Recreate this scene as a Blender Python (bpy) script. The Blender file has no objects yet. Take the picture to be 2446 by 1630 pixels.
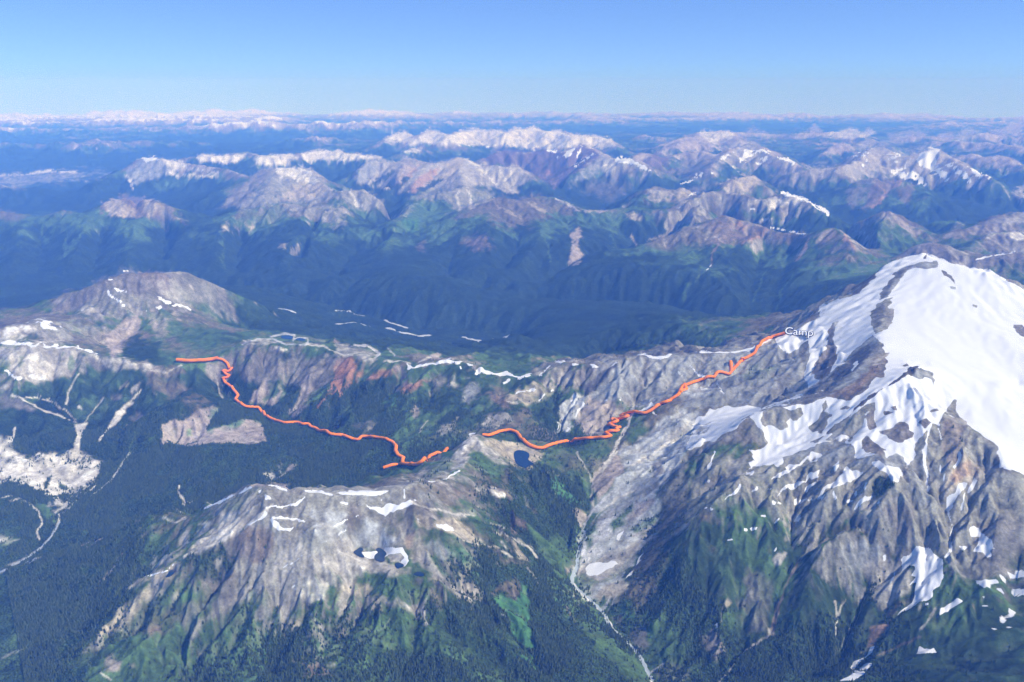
import bpy, math, random
import numpy as np

# ------------------------------------------------------------------ camera, sky, sun, exposure
SC = bpy.context.scene
R_EARTH = 6371000.0
CAM_H = 4600.0
PITCH = math.radians(16.04)
FOC = 2118.0            # focal length in pixels of a 2446 px wide picture
cam_data = bpy.data.cameras.new('camera')
cam = bpy.data.objects.new('camera', cam_data)
SC.collection.objects.link(cam)
cam.location = (0, 0, CAM_H)
cam.rotation_euler = (math.pi / 2 - PITCH, 0, 0)
cam_data.sensor_width = 36.0
cam_data.lens = 36.0 * FOC / 2446.0
cam_data.clip_start = 10.0
cam_data.clip_end = 900000.0
SC.camera = cam

SUN_EL = math.radians(46)
SUN_AZ = math.radians(112)      # clockwise from the viewing direction (+Y)
world = bpy.data.worlds.new('World')
SC.world = world
world.use_nodes = True
wn, wl = world.node_tree.nodes, world.node_tree.links
wn.clear()
w_out = wn.new('ShaderNodeOutputWorld')
w_bg = wn.new('ShaderNodeBackground')
sky = wn.new('ShaderNodeTexSky')
sky.sky_type = 'NISHITA'
sky.sun_disc = False
sky.sun_elevation = SUN_EL
sky.sun_rotation = SUN_AZ
sky.altitude = SKY_ALT = 3000.0
sky.air_density = 1.0
sky.dust_density = 0.2
sky.ozone_density = 4.0
# the horizon seen from this height dips below eye level, so the sky is looked up a little higher
tc = wn.new('ShaderNodeTexCoord')
sx = wn.new('ShaderNodeSeparateXYZ')
ad = wn.new('ShaderNodeMath'); ad.operation = 'ADD'; ad.inputs[1].default_value = 0.085
mx = wn.new('ShaderNodeMath'); mx.operation = 'MAXIMUM'; mx.inputs[1].default_value = 0.06
cx_ = wn.new('ShaderNodeCombineXYZ')
wl.new(tc.outputs['Generated'], sx.inputs[0])
wl.new(sx.outputs['X'], cx_.inputs['X']); wl.new(sx.outputs['Y'], cx_.inputs['Y'])
wl.new(sx.outputs['Z'], ad.inputs[0]); wl.new(ad.outputs[0], mx.inputs[0]); wl.new(mx.outputs[0], cx_.inputs['Z'])
wl.new(cx_.outputs[0], sky.inputs[0])
hs_ = wn.new('ShaderNodeHueSaturation'); hs_.inputs['Saturation'].default_value = 1.14; hs_.inputs['Hue'].default_value = 0.512
wl.new(sky.outputs[0], hs_.inputs['Color']); wl.new(hs_.outputs[0], w_bg.inputs['Color'])
w_bg.inputs['Strength'].default_value = 0.15
wl.new(w_bg.outputs[0], w_out.inputs['Surface'])

sun_data = bpy.data.lights.new('sun', 'SUN')
sun = bpy.data.objects.new('sun', sun_data)
SC.collection.objects.link(sun)
sun_data.energy = 4.2
sun_data.angle = math.radians(0.5)
sun_data.color = (1.0, 0.975, 0.94)
sun.rotation_euler = (math.pi / 2 - SUN_EL, 0, -SUN_AZ + math.pi)
SC.view_settings.view_transform = 'Standard'
SC.view_settings.look = 'None'
SC.view_settings.exposure = 0.22
SC.view_settings.gamma = 1.0
SC.cycles.volume_bounces = 2
SC.cycles.max_bounces = 6
SC.cycles.use_denoising = True
SC.cycles.denoising_prefilter = 'FAST'

HAZE_DENSITY = 2.45e-5
HAZE_COLOR = (0.115, 0.31, 1.0)
HAZE_G = -0.2

# ------------------------------------------------------------------ survey: sight lines to places on the land
# Places are written as (x, y[, z]) read off in one of several map frames.
FR = {'W': (0, 0, 1.0395), 'A': (0, 230, .3485), 'B': (800, 230, .357), 'C': (1620, 230, .351),
      'D': (0, 600, .3485), 'E': (800, 600, .357), 'F': (1620, 560, .357),
      'G': (0, 1080, .3507), 'H': (800, 1080, .357), 'I': (1620, 1080, .351), 'S': (0, 0, 1.0)}

def sight(u, v):
    cx = (np.asarray(u, float) - 1223.0) / FOC
    cy = (815.0 - np.asarray(v, float)) / FOC
    dx = cx
    dy = math.cos(PITCH) + cy * math.sin(PITCH)
    dz = -math.sin(PITCH) + cy * math.cos(PITCH)
    return np.arctan2(dx, dy), -dz / np.hypot(dx, dy)

def reach(t, z):
    disc = t * t - 2 * (CAM_H - z) / R_EARTH
    return np.where(disc > 0, (t - np.sqrt(np.maximum(disc, 0))) * R_EARTH, t * R_EARTH)

def project(x, y, zz):
    dz = zz - CAM_H
    d = y * math.cos(PITCH) - dz * math.sin(PITCH)
    up = y * math.sin(PITCH) + dz * math.cos(PITCH)
    d = np.maximum(d, 1.0)
    return 1223.0 + FOC * x / d, 815.0 - FOC * up / d

def P3(s):
    """'F x y z x y z ...' -> arrays theta, r, z"""
    w = s.split(); ox, oy, k = FR[w[0]]
    a = np.array([float(q) for q in w[1:]]).reshape(-1, 3)
    th, t = sight(ox + a[:, 0] * k, oy + a[:, 1] * k)
    return th, reach(t, a[:, 2]), a[:, 2]

def P2(s):
    w = s.split(); ox, oy, k = FR[w[0]]
    a = np.array([float(q) for q in w[1:]]).reshape(-1, 2)
    a[:, 0] = ox + a[:, 0] * k; a[:, 1] = oy + a[:, 1] * k
    return a

# crest lines: (mountain, profile depth m, profile length m, points)
CREST = [
 ('near', 'G 1800 215 1950 1950 260 1920 2250 285 1890'),
 ('near', 'H -10 278 1890 200 268 1890 360 258 1880 480 220 1890 550 200 1900 620 205 1870 700 190 1800 800 150 1760 850 110 1735 890 40 1725'),
 ('near', 'E 890 1270 1725 930 1213 1760 1000 1240 1690 1080 1245 1640'),
 ('near', 'G 1800 215 1950 1700 240 1900 1640 255 1850 1500 335 1720 1390 385 1620 1300 440 1510 1180 440 1450 1040 425 1400 960 450 1370 870 510 1300 750 590 1190 690 630 1130 540 668 1020 400 700 940'),
 ('near', 'G 1800 215 1950 1790 330 1905 1800 430 1850 1640 540 1770 1500 610 1700 1260 710 1600 1130 780 1540 1000 840 1480 870 920 1400 760 1060 1300 650 1200 1200 450 1400 1070 200 1568 950'),
 ('near', 'G 1830 440 1850 1960 560 1780 2060 690 1700 2020 820 1620 1990 900 1560 1960 1100 1420 1900 1300 1290 1850 1560 1150'),
 ('near', 'G 860 650 1240 750 800 1180 640 960 1100 500 1060 1040 350 1170 990 130 1345 910 0 1410 880 -150 1480 850'),
 ('near', 'H 520 340 1850 640 420 1780 740 560 1690 860 590 1620 970 625 1550 1080 660 1480 1190 715 1410 1290 775 1340 1430 920 1190 1510 975 1120 1600 1080 1060 1800 1270 985 1950 1400 935 2080 1540 890'),
 ('near', 'H 470 300 1850 300 390 1790 150 430 1790 0 480 1800 -150 520 1820'),
 ('near', 'E 930 1213 1760 1000 1300 1720 1080 1370 1660 1200 1480 1580'),
 ('glac', 'F 1650 130 2760 1560 145 2730 1420 190 2650 1340 250 2570 1230 340 2450 1170 410 2380 1050 440 2300 950 480 2230 900 560 2150 820 610 2090 760 640 2050 700 668 2010 620 690 1960 560 720 1930 500 762 1890 360 786 1870 180 792 1855 0 822 1840'),
 ('rock', 'E 2296 709 1840 2240 694 1848 2200 712 1835 2120 710 1830 2050 690 1830 1980 705 1815 1900 730 1800 1770 775 1740 1700 762 1735 1600 765 1710 1540 740 1710 1480 745 1690 1400 790 1620 1330 818 1570 1220 822 1550 1150 810 1550 1080 825 1540 1000 775 1600 860 752 1640 760 722 1660 650 742 1640 530 780 1600 450 745 1620 330 730 1620 200 703 1620 100 686 1620 0 697 1600'),
 ('rock', 'D 2353 700 1600 2200 655 1620 2080 628 1640 1900 642 1640 1750 612 1640 1660 640 1630 1560 690 1580 1480 725 1550 1400 745 1530'),
 ('left', 'D 1420 750 1520 1200 775 1510 1100 790 1520 1000 768 1545 860 742 1590 680 720 1630 560 682 1680 370 668 1720 200 655 1745 0 655 1750 -300 640 1760'),
 ('left', 'D -200 600 1800 0 550 1850 60 520 1870 180 500 1880 240 512 1850 300 455 1850 420 540 1750 500 600 1650 600 680 1600'),
 ('peak', 'D -200 420 1650 0 402 1660 130 402 1670 320 395 1690 450 272 1900 540 286 1900 700 215 2030 850 140 2120 940 152 2090 1000 135 2120 1100 156 2080 1220 132 2060 1300 142 2000 1500 240 1740 1700 322 1480 1850 382 1250 2000 432 1000 2200 520 720'),
 ('peak', 'D 1000 140 2110 1040 260 1910 1020 420 1680 900 560 1500 700 700 1400'), ('peak', 'D 740 205 2050 740 290 1900 540 400 1700 460 460 1600'),
 ('peak', 'D 1060 300 1830 1300 400 1600 1500 500 1350 1700 560 1080'),
 ('glac', 'F 1650 130 2760 1740 165 2740 1850 190 2720 1910 225 2700 2070 240 2690 2180 305 2640 2313 380 2560 2500 480 2440'),
 ('glac', 'F 1650 180 2740 1500 230 2640 1400 400 2480 1350 520 2400 1340 640 2360 1350 740 2340 1200 900 2240 1000 1080 2100 820 1130 2050 600 1168 1990 480 1210 1940'),
 ('glac', 'F 480 1210 1940 380 1300 1850 240 1395 1740'),
 ('glac', 'H 2353 85 1610 2250 190 1500 2160 320 1390 2160 440 1290 2060 660 1170 1965 880 1085 1950 1000 1045'),
 ('glac', 'F 1600 880 2350 1450 970 2290 1300 1080 2200 1180 1160 2110 1000 1330 1920 850 1430 1830'),
 ('glac', 'F 1600 880 2350 1700 930 2300 1720 1050 2210 1720 1150 2140 1790 1175 2110 1960 1300 2085 2140 1430 2050 2180 1560 1990 2313 1600 1940 2500 1650 1900'),
 ('glac', 'I 1350 -20 1980 1480 200 1880 1360 370 1750 1180 480 1650 1000 600 1550 900 760 1430 880 1000 1270 800 1200 1130 700 1400 1010'),
 ('glac', 'I 450 150 1760 250 330 1620 60 470 1480 30 800 1300'),
 ('glac', 'I 2353 420 1790 2200 700 1600 2050 800 1520 1900 900 1440 1700 1150 1290 1500 1250 1190'),
 ('glac', 'I 2500 1000 1420 2250 1150 1340 1900 1300 1230 1600 1330 1160 1400 1480 1040'),
 ('green', 'E 1160 572 600 1280 530 780 1400 502 880 1500 489 940 1600 502 980 1700 540 990 1800 522 1080 2000 506 1190 2200 482 1300 2353 478 1360'),
 ('green', 'F 0 596 1370 120 600 1400 330 640 1430 560 656 1520 640 680 1620 700 676 1900'),
 ('river_hill', 'E 640 562 420 700 548 480 760 545 500 830 570 430'),
]
FAR = [
 # (name, drop, length, points)
 ('range', 1300, 2600, 'A -200 760 1500 0 790 1500 150 820 1420 250 840 1350 400 800 1450 620 790 1500 740 720 1720 830 685 1850 900 700 1820 1000 705 1830 1130 740 1740 1200 810 1500 1290 880 1320 1360 887 1300 1450 880 1320 1520 840 1420 1640 775 1560 1720 775 1560 1900 740 1660 2100 760 1640 2353 760 1660'),
 ('range', 1300, 2600, 'B 0 640 1840 60 632 1860 180 625 1880 240 650 1800 330 712 1600'),
 ('range', 900, 2400, 'A 620 800 1480 560 1000 1100 480 1150 850'),
 ('range', 900, 2600, 'A 1640 780 1550 1500 950 1200 1450 1150 850'),
 ('range', 900, 2600, 'A 2200 765 1650 2050 950 1300 1900 1150 950'),
 ('range', 900, 1700, 'S 167 631 850 150 668 640'), ('range', 900, 1700, 'S 505 631 850 480 690 520'), ('range', 900, 1700, 'S 662 631 880 650 705 480'),
 ('range', 900, 1700, 'S 330 500 1500 315 590 1100 280 665 690'), ('range', 900, 1700, 'S 60 510 1420 40 600 1020 10 685 700'), ('range', 900, 1700, 'S 450 545 1250 400 600 950 360 670 600'),
 ('green_mtn', 900, 1700, 'S 1175 640 860 1140 715 470'), ('green_mtn', 900, 1700, 'S 985 480 1520 930 570 1200 880 650 820 810 715 540'), ('green_mtn', 900, 1700, 'S 1371 625 850 1290 700 500'),
 ('green_mtn', 900, 1700, 'S 1290 480 1650 1290 560 1250 1240 640 850 1200 715 480'), ('green_mtn', 900, 1700, 'S 720 500 1550 740 580 1150 730 650 800 740 710 520'),
 ('left', 700, 1200, 'D 1250 1000 1400 1150 1150 1285 1000 1350 1140'), ('left', 700, 1200, 'D 1400 1330 1200 1260 1480 1090'), ('left', 700, 1200, 'D 700 850 1420 650 1000 1290 600 1120 1180'),
 ('dome', 1300, 2600, 'A 1300 760 1100 1500 640 1450 1650 600 1600 1720 550 1760 1800 500 1900 1900 482 1980 2000 488 1990 2100 492 1980 2160 530 1880 2200 590 1740 2290 650 1650'),
 ('dome', 900, 2400, 'A 1900 490 1960 1800 700 1500'),
 ('crag', 1300, 2600, 'A 580 665 1000 780 520 1450 870 500 1500 960 430 1880 1040 415 2000 1130 432 1930 1250 440 1880 1400 470 1800 1560 500 1700 1700 560 1500'),
 ('low', 700, 3000, 'A -150 590 1000 0 625 1000 70 645 930 150 625 980 230 625 960 360 682 800 500 676 820 600 676 850 750 700 850'),
 ('low', 600, 3000, 'A 250 630 500 400 585 700 560 575 700 700 570 600'),
 ('snowline', 1100, 3000, 'A 1250 430 1500 1350 405 1750 1560 400 1750 1700 375 1800 1780 420 1700 1900 400 1750 2050 390 1800'),
 ('snowline', 1100, 3000, 'A 2070 385 1850 2200 365 1850 2353 385 1800'),
 ('snowline', 1100, 3000, 'B 0 372 1850 150 385 1800 330 405 1700 400 430 1500'),
 ('bluehill', 800, 4000, 'A 700 480 600 850 400 1100 1020 365 1250 1200 370 1150 1380 362 1150 1550 345 1200 1750 360 1150 1900 385 1000'),
 ('bluehill', 800, 4000, 'A 2230 355 1500 2300 318 1650 2400 320 1600'),
 ('bluehill', 800, 4000, 'B 0 312 1600 150 310 1500 330 330 1300'),
 ('bluehill', 900, 5000, 'A -200 320 1000 0 305 1100 120 300 1100 250 325 1000 400 380 700 480 420 300'),
 ('bluehill', 900, 5000, 'A 560 370 700 800 290 1200 920 250 1400 1010 280 1200 1150 350 700'),
 ('bluehill', 900, 5000, 'A 1300 300 1300 1400 270 1500 1600 260 1500 1750 290 1200'),
 ('white', 1100, 2600, 'B 320 290 1900 400 245 2150 460 230 2200 510 270 2000 550 280 1980 620 225 2300 700 235 2250 750 270 2100 860 225 2300 930 215 2320 1000 230 2250 1090 222 2300 1150 240 2250 1210 205 2380 1260 230 2250 1320 197 2420 1410 240 2250 1490 220 2300 1570 260 2200 1650 265 2150 1750 265 2100 1850 290 2000 1920 370 1600'),
 ('white', 700, 3000, 'B 430 380 1500 530 345 1650 620 350 1600'),
 ('orange', 1300, 2400, 'B 100 580 1250 140 510 1650 170 470 1800 260 418 2000 300 440 1900 370 440 1920 400 455 1850 480 413 2030 540 425 2000 620 455 1900 700 460 1900 760 430 1980 820 404 2080 880 425 2000 960 470 1880 1050 465 1900 1140 485 1850 1190 450 1950 1240 470 1880 1300 540 1650 1400 610 1400 1480 680 1150'),
 ('orange', 900, 1800, 'B 820 404 2080 840 500 1880 860 590 1720 1000 640 1550'),
 ('orange', 900, 1500, 'B 480 413 2030 400 560 1600 330 620 1350'),
 ('orange', 900, 1500, 'B 620 455 1900 540 560 1600 480 650 1350'),
 ('green_mtn', 1300, 2800, 'B 470 690 1500 600 685 1600 750 640 1700 860 600 1750'),
 ('green_mtn', 1300, 2800, 'B 620 885 1250 750 832 1450 870 762 1600 1000 712 1700 1080 675 1780 1150 690 1750 1230 722 1680 1350 660 1750 1400 658 1760 1480 690 1700 1560 720 1620 1620 760 1500 1700 766 1460 1820 766 1460 1900 735 1550 2000 745 1540 2150 760 1540 2353 770 1550'),
 ('green_mtn', 900, 2800, 'B 620 885 1200 500 925 1100 300 1000 950 0 1148 750 -150 1200 620'),
 ('green_mtn', 900, 2600, 'B 1080 680 1770 1000 850 1450 1050 1000 1100 1100 1148 850'),
 ('green_mtn', 900, 2600, 'B 1620 765 1500 1640 900 1200 1600 1100 850'),
 ('purple', 1300, 2400, 'B 960 440 1700 1020 400 1900 1070 370 2050 1150 350 2150 1250 372 2050 1350 360 2100 1410 343 2200 1500 370 2050 1560 400 1950 1600 350 2200 1640 308 2350 1700 350 2200 1770 382 2100'),
 ('purple', 1300, 2400, 'B 1770 382 2080 1700 430 1900 1600 520 1550 1480 612 1250'),
 ('purple', 1300, 2400, 'B 1770 382 2080 1800 400 2050 1880 405 2080 1970 420 2050 2040 432 2000 2120 495 1750'),
 ('spur', 1300, 2600, 'E 1100 350 560 1400 220 760 1490 155 880 1570 100 990 1700 30 1150 1800 0 1250'),
 ('spur', 1300, 2600, 'B 1850 1022 1260 2040 1015 1300 2150 950 1450 2353 880 1600'),
 ('spur', 1300, 2400, 'C 0 920 1590 60 885 1650 200 850 1740 280 816 1800 340 810 1820 400 835 1780 470 840 1780 560 880 1720 620 895 1700 700 905 1700 800 925 1680 870 940 1680 905 962 1650 960 920 1780 1050 895 1850 1110 915 1820 1180 1000 1700 1220 1050 1600 1300 1105 1450 1400 1165 1300'),
 ('spur', 900, 2000, 'C 340 812 1820 250 1000 1450 200 1168 1100'),
 ('spur', 900, 1500, 'C 620 895 1700 420 1040 1400 280 1168 1150'),
 ('spur', 900, 1500, 'C 905 962 1650 800 1168 1200'),
 ('spur', 900, 2000, 'F 750 130 1250 640 400 900 620 600 650'),
 ('spur', 900, 2000, 'F 570 100 1250 500 300 950 480 560 650'),
 ('dark_pk', 1300, 2400, 'C 1120 900 1500 1200 840 1700 1300 830 1780 1410 778 1980 1500 830 1850 1570 880 1700 1700 930 1550 1800 960 1480'),
 ('dark_pk', 900, 1500, 'C 1410 785 1950 1340 950 1600 1330 1080 1350'),
 ('brown', 1300, 2400, 'C 1500 1100 1500 1560 1030 1720 1640 990 1850 1750 985 1880 1850 1020 1800 1950 1075 1680 2000 1112 1600 2100 1090 1660 2300 1060 1740 2450 1075 1700'),
 ('brown', 900, 2000, 'C 1950 1060 1650 2010 1000 1700 2150 930 1780 2300 920 1800 2353 960 1750'),
 ('brown', 1300, 2400, 'C 1830 940 1600 1950 920 1650 2000 890 1700 2130 880 1750 2250 860 1800 2353 845 1850 2500 830 1850'),
 ('brown', 1200, 2400, 'C 1880 900 1500 2050 870 1700 2200 820 1850 2353 790 1900 2500 770 1900'),
 ('brown', 1200, 2400, 'C 1640 880 1200 1750 850 1350 1900 845 1400 1950 880 1400'),
 ('snowcrest', 1200, 2400, 'C 0 790 1500 60 720 1750 180 650 1900 300 640 1850 420 680 1780 560 700 1750 640 680 1800 710 650 1880 790 680 1850 860 700 1820 950 745 1700 1010 790 1580 1100 830 1480 1140 850 1420'),
 ('snowcrest', 1200, 2200, 'B 1980 740 1500 2060 670 1700 2140 590 1900 2195 650 1750 2270 625 1800 2353 600 1850'),
 ('snowcrest', 800, 1500, 'C 180 650 1900 90 820 1500'),
 ('snowcrest', 1200, 2200, 'C 260 640 1650 380 570 1900 500 518 2020 560 590 1800 620 645 1600'),
 ('massif', 1300, 2400, 'C 640 540 1500 760 520 1700 860 500 1800 1000 480 1900 1100 480 1950 1230 435 2050 1320 340 2350 1390 345 2300 1460 400 2150 1600 400 2200 1660 380 2300 1720 360 2400 1790 372 2380 1850 400 2250 1950 470 2050 2080 530 1850 2200 590 1650 2260 640 1400'),
 ('massif', 900, 2200, 'C 1320 540 1900 1300 640 1500 1220 800 1000'),
 ('massif', 900, 2200, 'C 1560 560 1850 1450 650 1500 1290 800 1000'),
 ('massif', 900, 2200, 'C 1700 620 1700 1660 760 1250 1600 860 950'),
 ('snow_s', 1200, 2400, 'C 200 500 1700 270 430 1950 340 370 2150 450 330 2280 500 308 2350 600 368 2150 650 400 2050 800 455 1800 880 500 1600'),
 ('snow_s', 1200, 2400, 'C -100 450 1700 0 400 1900 100 370 2000 180 380 2000 240 420 1850'),
 ('pale_f', 1000, 2600, 'C 100 290 2000 140 240 2250 200 230 2300 280 250 2250 340 235 2300 380 260 2200 430 310 2000'),
 ('pale_f', 1000, 2600, 'C -120 330 1900 0 290 2100 60 270 2200 110 300 2050 160 265 2200 220 330 1900'),
 ('pale_f', 1000, 3000, 'C 430 260 1900 500 215 2150 570 240 2000 640 300 1600'),
 ('cone', 1000, 3000, 'C 850 250 1900 930 185 2350 990 240 1900'),
 ('cone', 1000, 3000, 'C 1000 280 1800 1100 230 2150 1170 210 2250 1230 250 2100 1300 218 2200 1350 245 2000'),
 ('cone', 900, 2400, 'C 960 400 1500 1050 340 1800 1130 315 1950 1190 340 1800'),
 ('cone', 900, 2400, 'C 1180 340 1700 1300 290 1950 1400 300 1950 1480 340 1750'),
 ('cone', 1000, 3000, 'C 1400 270 1900 1480 230 2150 1560 240 2100 1700 230 2150 1850 252 2050 1950 210 2250 2050 262 2050 2180 220 2250 2300 170 2450 2353 155 2500 2500 170 2400'),
 ('cone', 1000, 2600, 'C 1700 300 1800 1850 250 2100 1900 300 1900 2100 300 1900 2250 320 1900 2353 340 1900'),
 ('cone', 900, 2600, 'C 1830 420 1600 1990 388 1950 2080 430 1800 2200 403 1950 2300 440 1800 2353 470 1700'),
 ('cone', 900, 3000, 'B 2100 240 1900 2150 190 2300 2200 195 2250 2280 240 1900'),
 ('cone', 900, 3000, 'B 1800 250 1800 1900 225 2000 2000 235 1950 2100 270 1800 2250 270 1800'),
 ('cone', 1000, 2600, 'B 2150 370 1700 2250 330 1950 2353 285 2200'),
 ('cone', 900, 2200, 'B 1990 415 1850 2030 385 2000 2090 380 2000 2130 420 1850'),
]
# valley floors, streams and other measured places
LOW = [
 'S 1060 1085 1330 1000 1100 1290 960 1112 1260 800 1192 1180 630 1190 1090 450 1243 1000 300 1288 930 200 1322 880 102 1312 850 50 1345 830 0 1372 815 -120 1420 790',
 'D 1500 960 1180 1620 1030 1130 1800 1120 1100 2000 1180 1110 2353 1230 1160',
 'D 250 1000 1330 400 1110 1240 540 1180 1160 540 1330 1080 480 1450 1010',
 'G 560 0 1060 420 250 960 400 470 900 290 640 860',
 'E 1700 950 1500 1550 1100 1400 1480 1250 1330 1600 1290 1330',
 'E 2353 1240 1500 2100 1400 1400',
 'F 530 1165 1760 200 1250 1660 0 1400 1560',
 'H 2000 270 1310 1850 380 1210 1680 400 1160 1660 520 1110 1640 640 1070 1620 780 1030 1590 880 1000 1690 960 970 1830 1110 920 2000 1300 880 2110 1500 840 2150 1600 825',
 'H 2100 560 1190 1950 740 1090 1800 900 1020',
 'I 1280 600 1500 1000 620 1480 820 740 1370 700 930 1240 670 1080 1150 640 1250 1060 480 1330 1000 300 1540 900',
 'I 1500 800 1400 1300 900 1290 1230 1060 1180 1150 1250 1060 1050 1420 970 900 1560 900',
 'I 1850 380 1740 1870 600 1590 1750 780 1500 1600 1000 1330 1450 1150 1210 1300 1350 1080 1150 1540 950',
 'I 300 1540 900 150 1500 920 0 1560 880',
 'G 1500 1000 1400 1350 1200 1300 1300 1400 1200 1250 1560 1120',
 'H 150 640 1610 230 680 1600 450 750 1590 560 820 1570 700 880 1530 900 980 1400',
 'H 1000 1000 1330 1200 1300 1180 1400 1560 1060',
 'E -400 390 360 0 400 345 330 460 340 420 490 335 560 530 335 720 520 330 1000 545 330 1160 555 330',
 'E 0 490 340 240 500 335 430 545 330 560 570 328 640 563 328 760 600 330 850 580 325 1000 600 325 1160 572 330 1300 580 400',
 'S 1250 835 470 1100 830 450 950 825 600 850 815 750',
 'S 1420 870 800 1560 862 1000 1700 850 1250',
 'S 1250 740 340 1400 740 380 1600 745 480 1750 770 600 1850 800 700',
 'S 640 715 400 500 690 500 350 665 560 200 690 600 60 705 620 -150 730 650',
 'S 730 790 800 600 775 1000',
 'S 1235 1092 1480',
 'S 330 1400 1280 280 1440 1120 210 1480 980 100 1540 890 0 1600 840',
 'S 400 570 850 390 645 600', 'S 240 575 900 220 655 640', 'S 100 570 950 90 655 680', 'S 575 575 880 565 670 540', 'S 1080 610 900 1060 700 500', 'S 1235 600 900 1190 670 560', 'S 1310 590 1000 1270 680 540', 'S 770 560 950 700 650 600', 'S 850 600 850 790 680 560',
 'D 950 1000 1260 850 1250 1090 780 1450 1000', 'D 1250 1250 1140 1120 1450 1050',
 'F 2313 1000 2210 2150 1000 2240',
 'S 1260 700 420 1400 640 600 1550 592 750 1700 552 850 1866 577 850 1985 592 950 2080 637 1000',
 'F 1150 640 2250 1000 780 2080 900 950 1930 700 1100 1800',
 'F 640 800 1940 400 900 1790 200 1050 1660',
 'F 900 1250 1930 700 1400 1800 550 1400 1780',
 'B 280 655 950 450 700 1000 330 830 800 400 900 900 250 960 750',
 'B 1480 650 900 1620 730 850 1750 745 900 1960 700 1100',
 'A 1150 860 700 1350 860 650',
 'C 1200 830 850 1140 870 850',
 'C 1610 870 850 1800 900 800',
 'C 700 820 1200',
]

# ------------------------------------------------------------------ height of the land
def hash2(ix, iy, s):
    ix = ix.astype(np.int64); iy = iy.astype(np.int64)
    h = (ix * 374761393 + iy * 668265263 + s * 1442695041) & 0xFFFFFFFF
    h = ((h ^ (h >> 13)) * 1274126177) & 0xFFFFFFFF
    h = h ^ (h >> 16)
    return (h & 0xFFFFFF).astype(np.float32) / np.float32(0xFFFFFF)

def vnoise(x, y, s=0):
    x0 = np.floor(x); y0 = np.floor(y)
    fx = (x - x0).astype(np.float32); fy = (y - y0).astype(np.float32)
    fx = fx * fx * (3 - 2 * fx); fy = fy * fy * (3 - 2 * fy)
    a = hash2(x0, y0, s); b = hash2(x0 + 1, y0, s); c = hash2(x0, y0 + 1, s); d = hash2(x0 + 1, y0 + 1, s)
    return (a + (b - a) * fx) * (1 - fy) + (c + (d - c) * fx) * fy

def fbm(x, y, wl, octs=4, s=0, gain=0.5):
    v = 0; amp = 1.0; tot = 0
    for i in range(octs):
        v = v + amp * (vnoise(x / wl + 17.3 * i, y / wl - 9.1 * i, s + i) * 2 - 1)
        tot += amp; amp *= gain; wl *= 0.5
    return v / tot

def ridged(x, y, wl, octs=4, s=0):
    v = 0; amp = 1.0; tot = 0
    for i in range(octs):
        n = vnoise(x / wl + 3.7 * i, y / wl + 11.9 * i, s + i) * 2 - 1
        v = v + amp * (1 - np.abs(n)) ** 2
        tot += amp; amp *= 0.5; wl *= 0.48
    return v / tot

def bil(A, i, j):
    """bilinear sample of A at float row i, column j"""
    i = np.clip(i, 0, A.shape[0] - 1.001); j = np.clip(j, 0, A.shape[1] - 1.001)
    i0 = i.astype(int); j0 = j.astype(int); fi = (i - i0); fj = (j - j0)
    return (A[i0, j0] * (1 - fi) * (1 - fj) + A[i0 + 1, j0] * fi * (1 - fj) +
            A[i0, j0 + 1] * (1 - fi) * fj + A[i0 + 1, j0 + 1] * fi * fj)

def sample_line(th, r, z, step_f=0.004):
    """points every ~step_f * distance along a line, straight on the map"""
    x = r * np.sin(th); y = r * np.cos(th)
    X, Y, Z = [x[:1]], [y[:1]], [z[:1]]
    for k in range(len(x) - 1):
        d = math.hypot(x[k + 1] - x[k], y[k + 1] - y[k])
        n = max(1, int(math.ceil(d / (step_f * 0.5 * (r[k] + r[k + 1])))))
        t = np.arange(1, n + 1) / n
        X.append(x[k] + (x[k + 1] - x[k]) * t); Y.append(y[k] + (y[k + 1] - y[k]) * t); Z.append(z[k] + (z[k + 1] - z[k]) * t)
    return np.concatenate(X), np.concatenate(Y), np.concatenate(Z)

TH0 = math.radians(41.0)
DT = 2 * TH0 / 520
L0 = math.log(2600.0); L1 = math.log(62000.0)
NR = int((L1 - L0) / DT); NT = 521

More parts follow.
